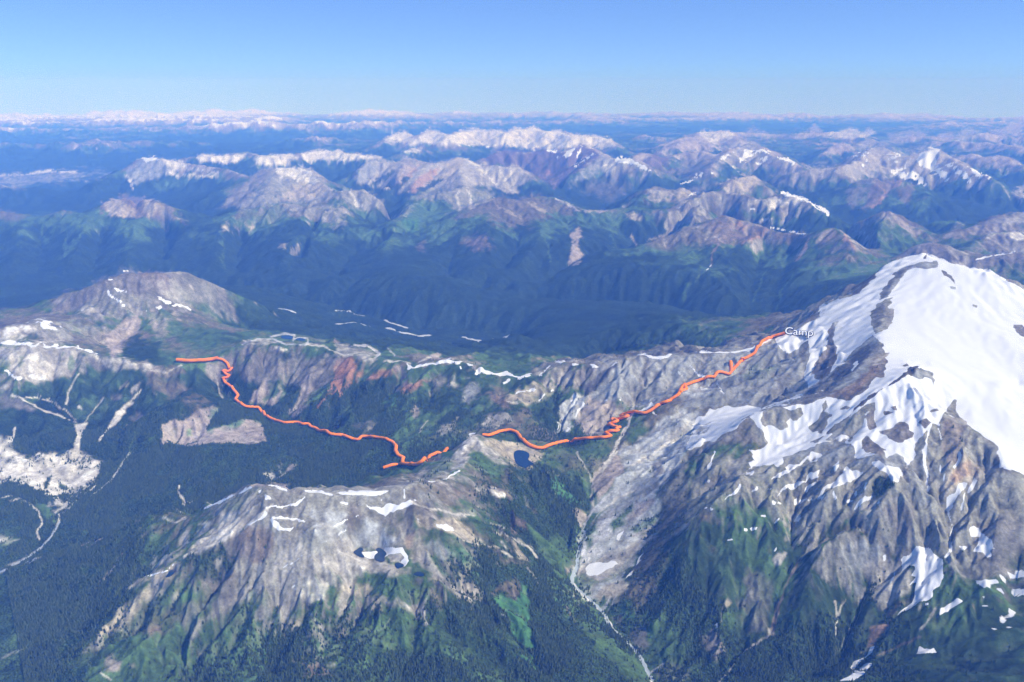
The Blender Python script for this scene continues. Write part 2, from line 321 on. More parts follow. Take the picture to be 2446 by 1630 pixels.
def base_heights():
    # broad forms of the distance: crests falling away to their valleys
    m = 3
    th = np.linspace(-TH0, TH0, NT // m); lr = np.linspace(L0, L1, NR // m)
    TH, LR = np.meshgrid(th, lr); RR = np.exp(LR)
    X = (RR * np.sin(TH)).astype(np.float32); Y = (RR * np.cos(TH)).astype(np.float32)
    floor = 450 + 500 * (fbm(X, Y, 9000, 3, 5) * 0.5 + 0.5)
    # the wide farmed plain on the far left
    plain = np.clip((-0.25 - TH) / 0.1, 0, 1) * np.clip((RR - 33000) / 6000, 0, 1)
    floor = floor * (1 - plain) + 40 * plain
    best = np.full(X.shape, -1e4, np.float32)
    owner = np.zeros(X.shape, np.int32); dmin = np.full(X.shape, 1e9, np.float32)
    names = []
    srng = np.random.default_rng(11)
    for src, dflt in ((CREST, None), (FAR, 1)):
        for item in src:
            if dflt is None:
                name, s = item; drop, lam = 1100.0, 2200.0
            else:
                name, drop, lam, s = item
            t_, r_, z_ = P3(s)
            px, py, pz = sample_line(t_, r_, z_, 0.012 if dflt else 0.02)
            if dflt:
                jag = (vnoise(px / 700, py / 700, 71) - .45) * 130 + (vnoise(px / 260, py / 260, 72) - .5) * 60
                pz = pz + jag * np.clip((np.hypot(px, py) - 14000) / 8000, 0, 1)
            if name not in names: names.append(name)
            spurs = []
            if dflt and drop >= 1000 and len(px) > 8:
                # side spurs running down from the crest
                q = 3
                while q < len(px) - 3:
                    tx, ty = px[q + 2] - px[q - 2], py[q + 2] - py[q - 2]
                    L = math.hypot(tx, ty) + 1e-6
                    for sg in (-1, 1):
                        ang = srng.uniform(-.5, .5)
                        nx, ny = -ty / L * sg, tx / L * sg
                        nx, ny = nx * math.cos(ang) - ny * math.sin(ang), nx * math.sin(ang) + ny * math.cos(ang)
                        ln = srng.uniform(900, 2100); stp = 0.008 * math.hypot(px[q], py[q])
                        s_ = np.arange(stp, ln, stp); bend = srng.uniform(-.25, .25)
                        gx_ = px[q] + nx * s_ - ny * bend * s_ ** 2 / ln; gy_ = py[q] + ny * s_ + nx * bend * s_ ** 2 / ln
                        spurs.append((gx_, gy_, pz[q] - srng.uniform(30, 90) - s_ * srng.uniform(.42, .56)))
                    q += max(3, int(srng.uniform(900, 1700) / (0.012 * math.hypot(px[q], py[q]))))
            oi = names.index(name)
            keep = (np.hypot(px, py) > 2600)
            px, py, pz = px[keep], py[keep], pz[keep]
            lo, hi = np.hypot(px, py).min(), np.hypot(px, py).max()
            rows = np.where((np.exp(lr) > lo - 16000) & (np.exp(lr) < hi + 16000))[0]
            a, b = rows[0], rows[-1] + 1
            Xs = X[a:b]; Ys = Y[a:b]
            bb = best[a:b]; dd = dmin[a:b]; oo = owner[a:b]
            for k in range(len(px)):
                d2 = (Xs - px[k]) ** 2 + (Ys - py[k]) ** 2
                d = np.sqrt(d2)
                hgt = pz[k] - drop * (1 - np.exp(-d / (lam * ((.95 if name in ('range', 'green_mtn') else .62) if dflt else 1)))) - 0.06 * d
                np.maximum(bb, hgt, out=bb)
                c = d < dd
                dd[c] = d[c]; oo[c] = oi
            for gx_, gy_, gz_ in spurs:
                for k in range(len(gx_)):
                    rr_ = math.hypot(gx_[k], gy_[k])
                    if rr_ < 2700 or rr_ > 61000: continue
                    ra = max(0, int(np.searchsorted(lr, math.log(max(rr_ - 3200, 2600)))) - a); rb = int(np.searchsorted(lr, math.log(rr_ + 3200))) - a
                    ta = math.atan2(gx_[k], gy_[k]); dth = 3200 / rr_
                    ca = int(np.clip(np.searchsorted(th, ta - dth), 0, len(th))); cb = int(np.clip(np.searchsorted(th, ta + dth), 0, len(th)))
                    if rb <= ra or cb <= ca: continue
                    d = np.hypot(Xs[ra:rb, ca:cb] - gx_[k], Ys[ra:rb, ca:cb] - gy_[k])
                    np.maximum(bb[ra:rb, ca:cb], gz_[k] - 800 * (1 - np.exp(-d / 850)) - .15 * d, out=bb[ra:rb, ca:cb])
    h0 = np.logaddexp(best / 60.0, floor / 60.0) * 60.0
    # resample to the solving grid
    I, J = np.meshgrid(np.linspace(0, h0.shape[0] - 1, NR), np.linspace(0, h0.shape[1] - 1, NT), indexing='ij')
    h0 = bil(h0, I, J); dm = bil(dmin, I, J)
    own = owner[np.clip(np.rint(I).astype(int), 0, owner.shape[0] - 1), np.clip(np.rint(J).astype(int), 0, owner.shape[1] - 1)]
    # measured lines
    CX, CY, CZ = [], [], []
    for s in [c[1] for c in CREST] + [f[3] for f in FAR] + LOW:
        a, b, c = sample_line(*P3(s), step_f=0.0015)
        if s not in LOW:
            jag = (vnoise(a / 700, b / 700, 71) - .45) * 130 + (vnoise(a / 260, b / 260, 72) - .5) * 60
            c = c + jag * np.clip((np.hypot(a, b) - 14000) / 8000, 0, 1)
        CX.append(a); CY.append(b); CZ.append(c)
    CX = np.concatenate(CX); CY = np.concatenate(CY); CZ = np.concatenate(CZ)
    ct = np.arctan2(CX, CY); cl = np.log(np.maximum(np.hypot(CX, CY), 1))
    ok = (np.abs(ct) < TH0) & (cl > L0) & (cl < L1)
    ct, cl, CZ = ct[ok], cl[ok], CZ[ok]
    sol = None
    for lv in (16, 8, 4, 2, 1):
        nr = max(8, (NR - 1) // lv + 1); nt = (NT - 1) // lv + 1
        I, J = np.meshgrid(np.linspace(0, NR - 1, nr), np.linspace(0, NT - 1, nt), indexing='ij')
        H0 = bil(h0, I, J)
        RRl = np.exp(L0 + I / (NR - 1) * (L1 - L0))
        near = 1 - np.clip((RRl - 11500) / 6000, 0, 1)
        # how strongly the broad form holds between the measured lines
        cell = RRl * DT * lv
        K = (cell / (2600.0 * near + 380.0 * (1 - near))) ** 2 * (1 - 0.96 * near)
        if sol is None: sol = H0.copy()
        else:
            ii, jj = np.meshgrid(np.linspace(0, sol.shape[0] - 1, nr), np.linspace(0, sol.shape[1] - 1, nt), indexing='ij')
            sol = bil(sol, ii, jj)
        ri = np.clip(np.rint((cl - L0) / (L1 - L0) * (nr - 1)).astype(int), 0, nr - 1)
        ci = np.clip(np.rint((ct + TH0) / (2 * TH0) * (nt - 1)).astype(int), 0, nt - 1)
        acc = np.zeros((nr, nt)); cnt = np.zeros((nr, nt))
        np.add.at(acc, (ri, ci), CZ); np.add.at(cnt, (ri, ci), 1)
        msk = cnt > 0; val = np.where(msk, acc / np.maximum(cnt, 1), 0)
        rhs = K * H0; den = 1.0 / (4 + K)
        for it in range(220 if lv > 2 else 70):
            P = np.pad(sol, 1, mode='edge')
            sol = (P[:-2, 1:-1] + P[2:, 1:-1] + P[1:-1, :-2] + P[1:-1, 2:] + rhs) * den
            sol[msk] = val[msk]
    # soften the pinch at the lines a little
    for _ in range(4):
        P = np.pad(sol, 1, mode='edge')
        sol = 0.5 * sol + 0.125 * (P[:-2, 1:-1] + P[2:, 1:-1] + P[1:-1, :-2] + P[1:-1, 2:])
    return sol, dm, own, names

def gullies(X, Y, GX, GY, wl, amp, s):
    """ribs and gullies that run down the slope (GX, GY = uphill gradient)"""
    g = np.hypot(GX, GY) + 1e-6
    dx = (-GY / g).astype(np.float32); dy = (GX / g).astype(np.float32)      # across the slope
    px = (X / wl).astype(np.float32); py = (Y / wl).astype(np.float32)
    ix = np.floor(px); iy = np.floor(py)
    v = np.zeros_like(px); gx = np.zeros_like(px); gy = np.zeros_like(px); W = np.zeros_like(px)
    F = 5.2
    for a in (-1, 0, 1):
        for b in (-1, 0, 1):
            ox = ix + a + hash2(ix + a, iy + b, s); oy = iy + b + hash2(ix + a, iy + b, s + 77)
            ex = px - ox; ey = py - oy
            w = np.exp(-2.2 * (ex * ex + ey * ey))
            ph = (ex * dx + ey * dy) * F + hash2(ix + a, iy + b, s + 5) * 1.5
            v += w * np.cos(ph); sn = w * np.sin(ph) * F
            gx -= sn * dx; gy -= sn * dy; W += w
    v /= W; gx /= W; gy /= W
    return v * amp, gx * amp / wl, gy * amp / wl

def detail(X, Y, Z, R, GX, GY, dcrest, scale_map):
    slope = np.hypot(GX, GY)
    k0 = np.clip(slope / 0.45, 0.08, 1.0) * scale_map
    dz = np.zeros_like(X); chan = np.zeros_like(X); chf = np.zeros_like(X)
    for i, (wl, amp) in enumerate(((1900, 110), (900, 84), (430, 56), (200, 36), (98, 22), (50, 12), (27, 5))):
        fade = np.clip(2.0 - R / (wl * 95.0), 0, 1).astype(np.float32)
        if i == 0: fade *= np.clip((R - 3000) / 4000, 0.5, 1)
        m = fade > 0
        if not m.any(): continue
        wx = 60 * (vnoise(X[m] / 700, Y[m] / 700, 91) - .5) * wl / 300; wy = 60 * (vnoise(X[m] / 700, Y[m] / 700, 92) - .5) * wl / 300
        v, gx, gy = gullies(X[m] + wx, Y[m] + wy, GX[m], GY[m], wl, amp, 100 + i * 7)
        kk = k0[m] * fade[m] * np.clip(dcrest[m] / (wl * .75), max(.12, .5 - wl / 1200.0), 1.0)
        dz[m] += v * kk
        chan[m] += v / amp * fade[m] * (0.7 ** i)
        if i >= 2: chf[m] += v / amp * fade[m]
        GX = GX.copy(); GY = GY.copy()
        GX[m] += gx * kk * 0.8; GY[m] += gy * kk * 0.8
    return dz, chan, chf

def build_grid():
    base, dm, own, names = base_heights()
    # columns: fine in view, coarser beyond the sides
    tv = math.radians(31.2)
    NC = 1000
    th = np.concatenate([np.linspace(-TH0 + .01, -tv, 24, endpoint=False), np.linspace(-tv, tv, NC), np.linspace(tv, TH0 - .01, 25)[1:]])
    rr = [2700.0]
    while rr[-1] < 176000:
        r = rr[-1]
        if r < 4300: s = .006
        elif r < 12500: s = .0017
        elif r < 26000: s = .0022
        elif r < 60000: s = .0038
        else: s = .0075
        rr.append(r * (1 + s))
    rr = np.array(rr)
    T, R = np.meshgrid(th, rr)
    X = R * np.sin(T); Y = R * np.cos(T)
    I = (np.log(R) - L0) / (L1 - L0) * (NR - 1); J = (T + TH0) / (2 * TH0) * (NT - 1)
    h = bil(base, I, J); dc = bil(dm, I, J)
    # beyond the measured ranges: rank upon rank of mountains to the horizon
    left = np.clip((0.08 - T) / 0.35, 0, 1)
    farh = 700 + (1500 + 350 * left) * ridged(X + 4000 * fbm(X, Y, 20000, 2, 8), Y, 17000, 5, 40) ** 1.25 + 280 * fbm(X, Y, 42000, 2, 44)
    farh = farh + np.clip((R - 95000) / 60000, 0, 1) * (450 + 250 * left)
    vall = np.clip((-0.2 - T) / 0.14, 0, 1) * np.clip(1 - (R - 48000) / 14000, 0, 1)
    farh = farh * (1 - vall) + 45 * vall
    wf = np.clip((R - 46000) / 13000, 0, 1); wf = wf * wf * (3 - 2 * wf)
    farw = wf * np.clip(dc / 2500, 0, 1) + (1 - np.clip(dc / 2500, 0, 1)) * np.clip((R - 60000) / 2000, 0, 1)
    h = h * (1 - farw) + farh * farw
    h = h + np.clip((R - 22000) / 20000, 0, 1) * (1 - wf) * 220 * (ridged(X, Y, 5200, 4, 60) - 0.55) * np.clip(dc / 900, 0.1, 1) * np.clip((h - 60) / 400, 0, 1)
    # gradient on the map
    hr = np.gradient(h, axis=0) / np.gradient(R, axis=0)
    ht = np.gradient(h, axis=1) / (np.gradient(T, axis=1) * R)
    GX = hr * np.sin(T) + ht * np.cos(T); GY = hr * np.cos(T) - ht * np.sin(T)
    return X, Y, R, T, h, GX.astype(np.float32), GY.astype(np.float32), dc, own, names, I, J

# ------------------------------------------------------------------ what covers the land (albedo, with a few shadows painted in)
COL = {k: np.array(v, np.float32) for k, v in {
    'forest': (.028, .050, .026), 'lightforest': (.045, .075, .040), 'meadow': (.085, .150, .055), 'lush': (.075, .190, .070),
    'heather': (.155, .130, .088), 'brown': (.200, .150, .115), 'rock': (.275, .265, .210), 'darkrock_shade': (.090, .085, .085),  # the darkest tone is dark rock, and also paints shade on left-facing slopes
    'mauve': (.190, .170, .148), 'scree': (.385, .355, .290), 'pink': (.370, .310, .255), 'tan': (.450, .385, .270), 'orange': (.380, .240, .150),
    'red': (.340, .175, .105), 'pale': (.66, .61, .50), 'gravel': (.560, .550, .520), 'moraine': (.45, .455, .42), 'grey': (.290, .295, .270),
    'purple': (.130, .095, .120)}.items()}

# (cover, strength, line width in px or 0 for an outline, ragged edge px, places)
PAINT = [
 # far ranges
 ('snow', 1, 0, 5, 'B 320 292 400 245 460 230 510 270 550 280 620 222 700 233 750 270 860 222 930 212 1000 228 1090 219 1150 238 1210 202 1260 228 1320 194 1410 238 1490 217 1570 258 1650 262 1640 330 1560 300 1500 340 1420 330 1380 350 1330 300 1280 350 1200 340 1150 330 1080 300 1030 340 960 330 900 340 830 300 760 290 700 320 620 310 560 330 500 300 430 300'),
 ('pale', .9, 0, 5, 'B 320 292 400 245 460 230 510 270 550 280 620 222 700 233 750 270 860 222 930 212 1000 228 1090 219 1150 238 1210 202 1260 228 1320 194 1410 238 1490 217 1570 258 1750 262 1850 288 1880 340 1640 340 1380 360 1080 330 760 330 430 310'),
 ('pale', .95, 0, 4, 'A 1350 408 1450 398 1560 400 1690 392 1680 420 1640 440 1600 460 1530 470 1480 450 1420 455 1360 440'),
 ('pale', .95, 0, 4, 'A 1750 415 1900 398 2000 395 2050 425 1990 440 1990 475 1920 465 1850 475 1780 465 1740 450'),
 ('pale', .95, 0, 4, 'A 2070 390 2200 365 2353 375 2353 440 2260 435 2180 430 2120 460 2080 430'),
 ('pale', .95, 0, 3, 'B 0 372 150 385 320 405 310 425 120 428 0 435'),
 ('pale', .7, 0, 3, 'B 430 380 530 345 580 355 570 385'),
 # crag on the left
 ('grey', .9, 0, 5, 'A 860 560 880 500 950 430 1040 413 1130 430 1250 440 1300 480 1150 520 1080 560 1000 590 920 600'),
 ('snow', .9, 0, 4, 'A 960 430 1060 413 1110 435 1000 455'),
 ('pale', .9, 0, 5, 'A 1110 432 1250 440 1290 490 1220 510 1180 480 1120 470'),
 ('pale', .8, 8, 4, 'A 1150 530 1250 540 1400 545 1490 550'),
 ('pale', .8, 7, 4, 'A 870 550 900 580 905 640'),
 ('pale', .8, 4, 3, 'A 1290 500 1400 510 1500 530'),
 ('meadow', .7, 0, 8, 'A 1040 600 1200 560 1290 580 1200 620 1080 660'),
 # dome
 ('rock', .95, 0, 8, 'A 1800 495 1900 480 2100 488 2160 530 2290 650 2180 740 1900 740 1720 780 1620 760 1520 740 1600 640'),
 ('pale', .95, 0, 9, 'A 1880 482 2100 488 2140 520 2180 590 2130 620 2060 590 1980 560 1920 560'),
 ('tan', .8, 0, 9, 'A 2050 600 2200 600 2290 650 2150 700 2000 720 1920 690'),
 ('mauve', .7, 0, 8, 'A 1600 640 1800 500 1850 520 1700 700 1600 760 1500 770'),
 # left near-far range with tan top
 ('brown', .9, 0, 8, 'A 690 740 830 685 1000 703 1130 735 1190 800 1290 880 1120 840 900 820 700 800'),
 ('tan', .9, 0, 7, 'A 700 740 820 690 870 740 930 790 890 820 740 810'),
 ('tan', .8, 0, 7, 'A 980 705 1100 725 1180 800 1240 850 1180 860 1080 790 1040 820 980 780'),
 ('meadow', .8, 0, 14, 'A 0 850 200 830 500 810 700 820 850 830 800 880 600 900 300 880 100 890'),
 ('meadow', .7, 6, 6, 'A 290 880 290 960 320 1000'), ('meadow', .7, 6, 6, 'A 380 880 350 960 300 1020'),
 ('meadow', .7, 8, 6, 'A 600 900 520 1000 450 1090 450 920'),
 ('meadow', .8, 0, 12, 'A 800 840 1250 860 1250 900 1150 900 1000 890 1040 1000 920 990 870 960 780 930'),
 ('heather', .8, 0, 8, 'A 0 780 200 830 150 850 0 850'),
 ('brown', .8, 0, 10, 'A 1640 780 1800 780 1750 820 1700 860 1600 820'),
 ('meadow', .6, 0, 12, 'A 1500 850 1650 800 1900 750 2000 800 1950 860 1800 900 1600 890'),
 ('tan', .7, 0, 8, 'A 1520 880 1560 870 1570 920 1520 920'), ('tan', .7, 0, 8, 'A 1650 860 1730 900 1720 930 1680 900'),
 ('rock', .7, 0, 14, 'A 2000 750 2353 740 2353 900 2200 860 2100 800'),
 ('meadow', .6, 8, 8, 'A 1520 900 1530 1000 1530 1176'), ('meadow', .7, 0, 8, 'A 1360 920 1420 920 1420 950 1370 950'),
 ('meadow', .5, 0, 14, 'A 2150 960 2250 930 2350 1020 2200 1000'),
 ('tan', .7, 0, 5, 'A 1910 1010 1970 1020 1960 1050 1910 1040'),
 ('rock', .9, 0, 10, 'B 0 645 180 625 240 650 330 710 300 760 250 770 150 740 0 680'),
 ('pale', .8, 6, 4, 'B 110 640 130 700 150 730 190 725'), ('scree', .7, 8, 4, 'B 200 640 250 670 320 720'),
 # orange range
 ('scree', .95, 0, 7, 'B 130 560 170 470 260 415 380 435 400 455 480 410 620 455 760 430 820 402 960 468 1140 485 1190 450 1240 470 1290 560 1200 660 1000 600 850 600 700 620 480 650 330 620 200 600'),
 ('orange', .9, 0, 6, 'B 470 500 540 460 570 450 520 520 470 580 400 600 350 610 400 560'),
 ('pink', .9, 0, 6, 'B 400 520 480 430 540 450 480 540 420 590 350 600'),
 ('orange', .9, 0, 6, 'B 560 540 640 500 700 470 690 520 620 580 540 640 480 655 500 610'),
 ('grey', .8, 0, 6, 'B 150 500 200 460 260 440 300 480 230 560 140 600'),
 ('tan', .9, 0, 6, 'B 740 470 820 405 870 430 800 520 740 600 700 560'),
 ('pale', .9, 7, 4, 'B 880 425 960 480 1030 540 1090 590'), ('pale', .8, 4, 3, 'B 1100 480 1140 560 1190 650'), ('pale', .7, 4, 3, 'B 1180 455 1180 540 1200 640'),
 ('pale', .7, 0, 5, 'B 960 470 1050 470 1080 500 1000 520'),
 ('forest', .9, 12, 5, 'B 330 540 250 590 130 600'), ('forest', .9, 12, 5, 'B 480 560 380 630 280 650'), ('forest', .9, 14, 6, 'B 700 560 600 620 480 670'),
 ('forest', .9, 9, 5, 'B 400 500 330 560'),
 ('rock', .8, 0, 8, 'B 480 690 700 600 880 600 1060 650 1060 690 880 760 800 760 740 700 600 700'),
 ('pale', .8, 5, 4, 'B 890 620 910 680 910 750'), ('pale', .6, 5, 4, 'B 830 640 820 700 840 760'),
 ('meadow', .9, 0, 10, 'B 390 830 480 700 600 690 740 760 650 870 500 920 440 860'),
 ('lush', .5, 0, 10, 'B 430 840 560 800 560 860 500 915'),
 ('scree', .4, 0, 10, 'B 390 820 480 730 560 720 480 800'),
 # green mountain
 ('heather', .85, 0, 12, 'B 760 830 870 765 1000 710 1080 675 1200 700 1350 655 1480 690 1620 760 1600 800 1480 790 1300 860 1180 870 1080 860 950 800'),
 ('tan', .6, 6, 5, 'B 1070 680 1070 730 1160 770 1250 820'), ('tan', .6, 7, 6, 'B 1300 700 1360 760 1410 770'), ('tan', .7, 7, 5, 'B 900 740 1060 690'),
 ('meadow', .8, 0, 14, 'B 850 860 1000 780 1040 810 930 890 850 900'),
 ('meadow', .9, 0, 14, 'B 1340 830 1480 810 1600 830 1600 870 1560 900 1480 890 1440 950 1380 900'),
 ('meadow', .8, 0, 14, 'B 1620 790 1750 780 1900 750 1940 800 1880 880 1830 850 1750 850 1680 870 1620 840'),
 ('pale', .7, 5, 3, 'B 1480 690 1560 720 1610 760'), ('pink', .8, 6, 3, 'B 1620 762 1700 770 1820 770'),
 ('pink', .95, 0, 6, 'B 1590 900 1630 875 1650 930 1620 990 1660 1070 1620 1120 1570 1130 1570 1050 1600 960 1570 930'),
 ('brown', .6, 0, 12, 'B 880 960 960 920 1020 960 1050 1010 950 1030 820 1000'),
 ('brown', .5, 0, 8, 'B 550 1010 600 980 600 1020 560 1040'),
 ('meadow', .7, 6, 5, 'B 1180 880 1220 970'), ('meadow', .7, 6, 5, 'B 1380 900 1430 1000 1440 1100'), ('meadow', .6, 6, 5, 'B 1840 870 1870 1000'),
 ('tan', .7, 0, 6, 'B 1930 780 2050 790 2030 830 1970 820'), ('tan', .7, 5, 4, 'B 1980 920 2020 1000'), ('pale', .6, 5, 4, 'B 2220 840 2230 900'),
 ('pink', .6, 5, 4, 'B 2100 970 2200 930 2350 880'),
 # purple peaks
 ('purple', .9, 0, 7, 'B 960 440 1070 368 1150 348 1250 372 1410 340 1500 368 1560 400 1640 306 1770 380 1750 420 1600 520 1480 615 1380 560 1300 500 1200 460 1100 470'),
 ('snow', .9, 5, 4, 'B 1420 345 1440 360 1480 365'), ('snow', .85, 9, 5, 'B 1600 350 1560 390 1490 410'), ('snow', .8, 5, 5, 'B 1650 330 1620 420'), ('snow', .8, 7, 5, 'B 1720 380 1660 440 1600 470'),
 ('red', .6, 0, 6, 'B 1400 510 1440 490 1450 530 1410 550'), ('brown', .6, 0, 10, 'B 1360 520 1560 520 1480 600'),
 ('grey', .7, 0, 10, 'B 1770 390 1900 410 2040 430 2120 495 1950 480 1800 500 1650 560 1560 600'),
 ('snow', 1, 0, 4, 'B 1880 400 1960 412 2040 445 2120 495 2090 500 2000 455 1930 450 1870 445'),
 ('pale', .8, 0, 7, 'B 1780 490 1860 430 1880 470 1850 520 1800 500'),
 ('mauve', .5, 0, 14, 'B 1700 560 1900 540 2000 600 1850 700 1650 640'),
 ('purple', .8, 0, 5, 'B 2070 440 2150 368 2240 420 2230 470 2100 470'),
 ('pink', .8, 0, 4, 'B 1990 415 2040 380 2100 382 2060 440 2000 440'),
 # right far
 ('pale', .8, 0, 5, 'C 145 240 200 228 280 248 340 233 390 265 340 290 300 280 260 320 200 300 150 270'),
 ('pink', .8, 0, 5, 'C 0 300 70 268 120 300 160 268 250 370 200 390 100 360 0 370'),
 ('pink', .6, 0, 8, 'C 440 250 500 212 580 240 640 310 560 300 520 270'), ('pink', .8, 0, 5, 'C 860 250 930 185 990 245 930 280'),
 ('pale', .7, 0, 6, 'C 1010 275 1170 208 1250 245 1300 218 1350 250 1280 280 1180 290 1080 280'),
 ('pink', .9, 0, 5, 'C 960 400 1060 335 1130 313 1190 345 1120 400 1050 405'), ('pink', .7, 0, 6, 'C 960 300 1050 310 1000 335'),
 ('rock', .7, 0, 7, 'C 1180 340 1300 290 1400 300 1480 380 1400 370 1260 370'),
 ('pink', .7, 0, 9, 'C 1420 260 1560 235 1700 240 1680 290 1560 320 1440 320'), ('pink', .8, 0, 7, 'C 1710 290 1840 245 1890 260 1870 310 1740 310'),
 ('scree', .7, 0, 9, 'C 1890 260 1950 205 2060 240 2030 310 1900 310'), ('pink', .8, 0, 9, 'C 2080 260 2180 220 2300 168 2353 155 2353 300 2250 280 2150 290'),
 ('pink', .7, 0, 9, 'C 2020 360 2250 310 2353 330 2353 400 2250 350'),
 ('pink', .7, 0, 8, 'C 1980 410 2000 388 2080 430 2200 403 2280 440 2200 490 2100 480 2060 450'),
 # snow_s
 ('mauve', .7, 0, 10, 'C 0 420 150 370 250 430 260 520 100 560 0 540'),
 ('snow', .95, 0, 6, 'C 270 430 310 400 400 360 400 390 330 410 300 440'),
 ('rock', .8, 0, 10, 'C 260 450 450 330 500 308 640 390 800 455 720 470 600 430 500 480 400 460'),
 ('snow', .9, 0, 6, 'C 450 370 540 370 510 400 460 440 400 460'), ('snow', .8, 6, 5, 'C 540 365 630 385'), ('snow', .8, 7, 5, 'C 520 470 600 420 580 440'),
 ('snow', .9, 7, 5, 'C 680 415 760 440 790 455'),
 ('snow', .8, 0, 5, 'C 110 525 180 510 160 535'), ('snow', .7, 5, 5, 'C 20 600 120 555 250 520'), ('pale', .8, 0, 5, 'C 360 480 380 470 420 520'),
 # massif
 ('scree', .75, 0, 18, 'C 880 480 1100 480 1230 435 1320 340 1460 390 1700 360 1790 370 1950 470 1850 500 1750 560 1600 560 1400 560 1150 560 1000 540 850 510'),
 ('snow', 1, 0, 6, 'C 1660 380 1720 358 1790 368 1740 410 1760 460 1800 500 1840 560 1810 575 1760 540 1720 500 1640 470 1620 430'),
 ('snow', .85, 0, 14, 'C 1440 410 1530 400 1480 440 1430 450'), ('snow', .8, 0, 14, 'C 1450 490 1560 500 1680 560 1740 600 1660 590 1560 560 1480 530'),
 ('snow', .7, 0, 12, 'C 1240 430 1330 420 1330 440 1250 450'), ('snow', .8, 6, 8, 'C 1190 430 1270 380 1330 345'),
 ('snow', 1, 13, 5, 'C 1840 460 1900 510 1990 570'), ('snow', 1, 10, 5, 'C 1990 490 2040 530 2070 560'), ('snow', .8, 6, 5, 'C 2090 540 2120 560'),
 ('orange', .9, 9, 5, 'C 1520 580 1400 680 1320 760'), ('brown', .85, 0, 9, 'C 1310 580 1500 570 1480 640 1380 690 1320 760 1250 770 1300 650'),
 ('brown', .7, 0, 9, 'C 1500 620 1620 590 1600 640 1560 740 1500 700'), ('mauve', .7, 0, 9, 'C 1150 640 1300 610 1260 700 1200 760 1150 720'),
 ('mauve', .5, 0, 18, 'C 600 540 750 530 900 540 900 640 700 620 600 600'),
 # orange peak, snow crest
 ('tan', .85, 0, 10, 'C 270 600 400 560 500 518 560 590 500 640 440 690 380 660 340 640'),
 ('mauve', .7, 0, 8, 'C 0 640 200 600 260 600 180 650 60 670'),
 ('pale', .8, 0, 8, 'C 460 720 560 710 540 740 490 750'), ('snow', .7, 6, 5, 'C 495 770 530 770'),
 ('pale', .8, 0, 8, 'C 610 700 720 700 830 700 780 740 700 750 620 790'), ('snow', 1, 9, 3, 'C 715 652 790 682 860 702 950 750 1020 795'),
 ('snow', .8, 0, 5, 'C 60 660 130 650 70 700 20 760 0 780 40 700'), ('tan', .6, 0, 8, 'C 0 640 110 650 50 720 0 760'),
 ('pale', .8, 5, 3, 'C 560 855 640 840'), ('brown', .6, 0, 8, 'C 720 880 760 830 740 870'),
 ('meadow', .5, 0, 12, 'C 430 760 560 800 560 840 480 830'),
 # spur
 ('brown', .7, 0, 14, 'C 180 870 340 810 470 840 620 895 560 960 440 1000 300 1000 230 960'),
 ('orange', .7, 9, 6, 'C 610 915 520 960 440 1000'), ('brown', .8, 7, 6, 'C 290 980 230 1080 215 1160'), ('red', .5, 0, 8, 'C 380 860 480 880 440 910 380 890'),
 ('orange', .85, 10, 5, 'C 890 970 850 1050 810 1120'), ('orange', .8, 10, 5, 'C 1130 950 1180 1010 1215 1055'), ('brown', .6, 0, 12, 'C 600 910 860 945 840 1000 640 980'),
 ('brown', .5, 0, 12, 'C 920 980 1050 910 1100 960 960 1050'),
 ('snow', .9, 4, 2, 'C 620 895 700 905 860 940'),
 ('snow', .8, 5, 3, 'F 218 200 180 250'), ('meadow', .7, 6, 6, 'F 180 250 60 350 30 440'), ('meadow', .6, 5, 5, 'F 580 240 540 350 490 460'),
 ('meadow', .6, 4, 4, 'F 760 280 700 360 660 500'),
 # right hills
 ('tan', .6, 0, 7, 'C 1430 940 1460 940 1460 990 1430 980'), ('meadow', .6, 0, 14, 'C 1300 900 1420 830 1480 900 1560 960 1400 1000'),
 ('scree', .7, 0, 9, 'C 2130 880 2353 790 2353 850 2200 910 2140 920'), ('pale', .7, 0, 8, 'C 2090 950 2230 925 2353 930 2353 975 2200 950 2100 970'),
 ('rock', .7, 0, 8, 'C 1860 900 1900 860 1950 880 1880 910'), ('scree', .8, 0, 9, 'C 2280 650 2353 600 2353 730 2310 720'),
 ('mauve', .55, 0, 16, 'C 1560 1040 1700 990 1850 1020 1950 1080 1900 1168 1500 1168'), ('mauve', .5, 0, 16, 'C 1980 1120 2200 1070 2353 1070 2353 1168 2000 1168'),
 ('snow', .9, 4, 2, 'C 2020 1115 2150 1088 2290 1062'),('scree', .8, 0, 6, 'C 2280 1040 2300 1020 2310 1060'),
 ('mauve', .6, 0, 14, 'C 1980 1000 2200 970 2353 1000 2353 1040 2150 1040 2000 1060'),
 # plain
 ('scree', .45, 0, 14, 'A 0 545 250 520 500 515 760 522 700 545 500 555 250 560 0 575'), ('scree', .55, 0, 14, 'A 0 560 600 550 500 580 250 590 100 640 0 620'),
 ('pale', .8, 5, 3, 'A 0 543 150 540 280 518 380 516 520 522'),
 # middle left peak (D)
 ('mauve', .8, 0, 14, 'D 330 400 450 270 540 285 700 215 850 140 1000 135 1150 160 1100 260 950 300 740 290 540 400 420 430'),
 ('brown', .7, 0, 10, 'D 930 150 1000 135 1130 160 1150 260 1060 250 960 190'), ('scree', .7, 0, 8, 'D 1050 200 1110 200 1130 250 1070 240'),
 ('rock', .7, 0, 14, 'D 540 400 740 290 900 300 1100 350 900 400 740 440 640 470 560 430'),
 ('snow', 1, 7, 5, 'D 740 285 780 325 820 350'), ('snow', .9, 9, 5, 'D 790 265 860 290 930 315'), ('snow', .9, 8, 5, 'D 1090 325 1130 350 1160 355'), ('snow', .9, 4, 4, 'D 1200 368 1260 380 1310 412'),
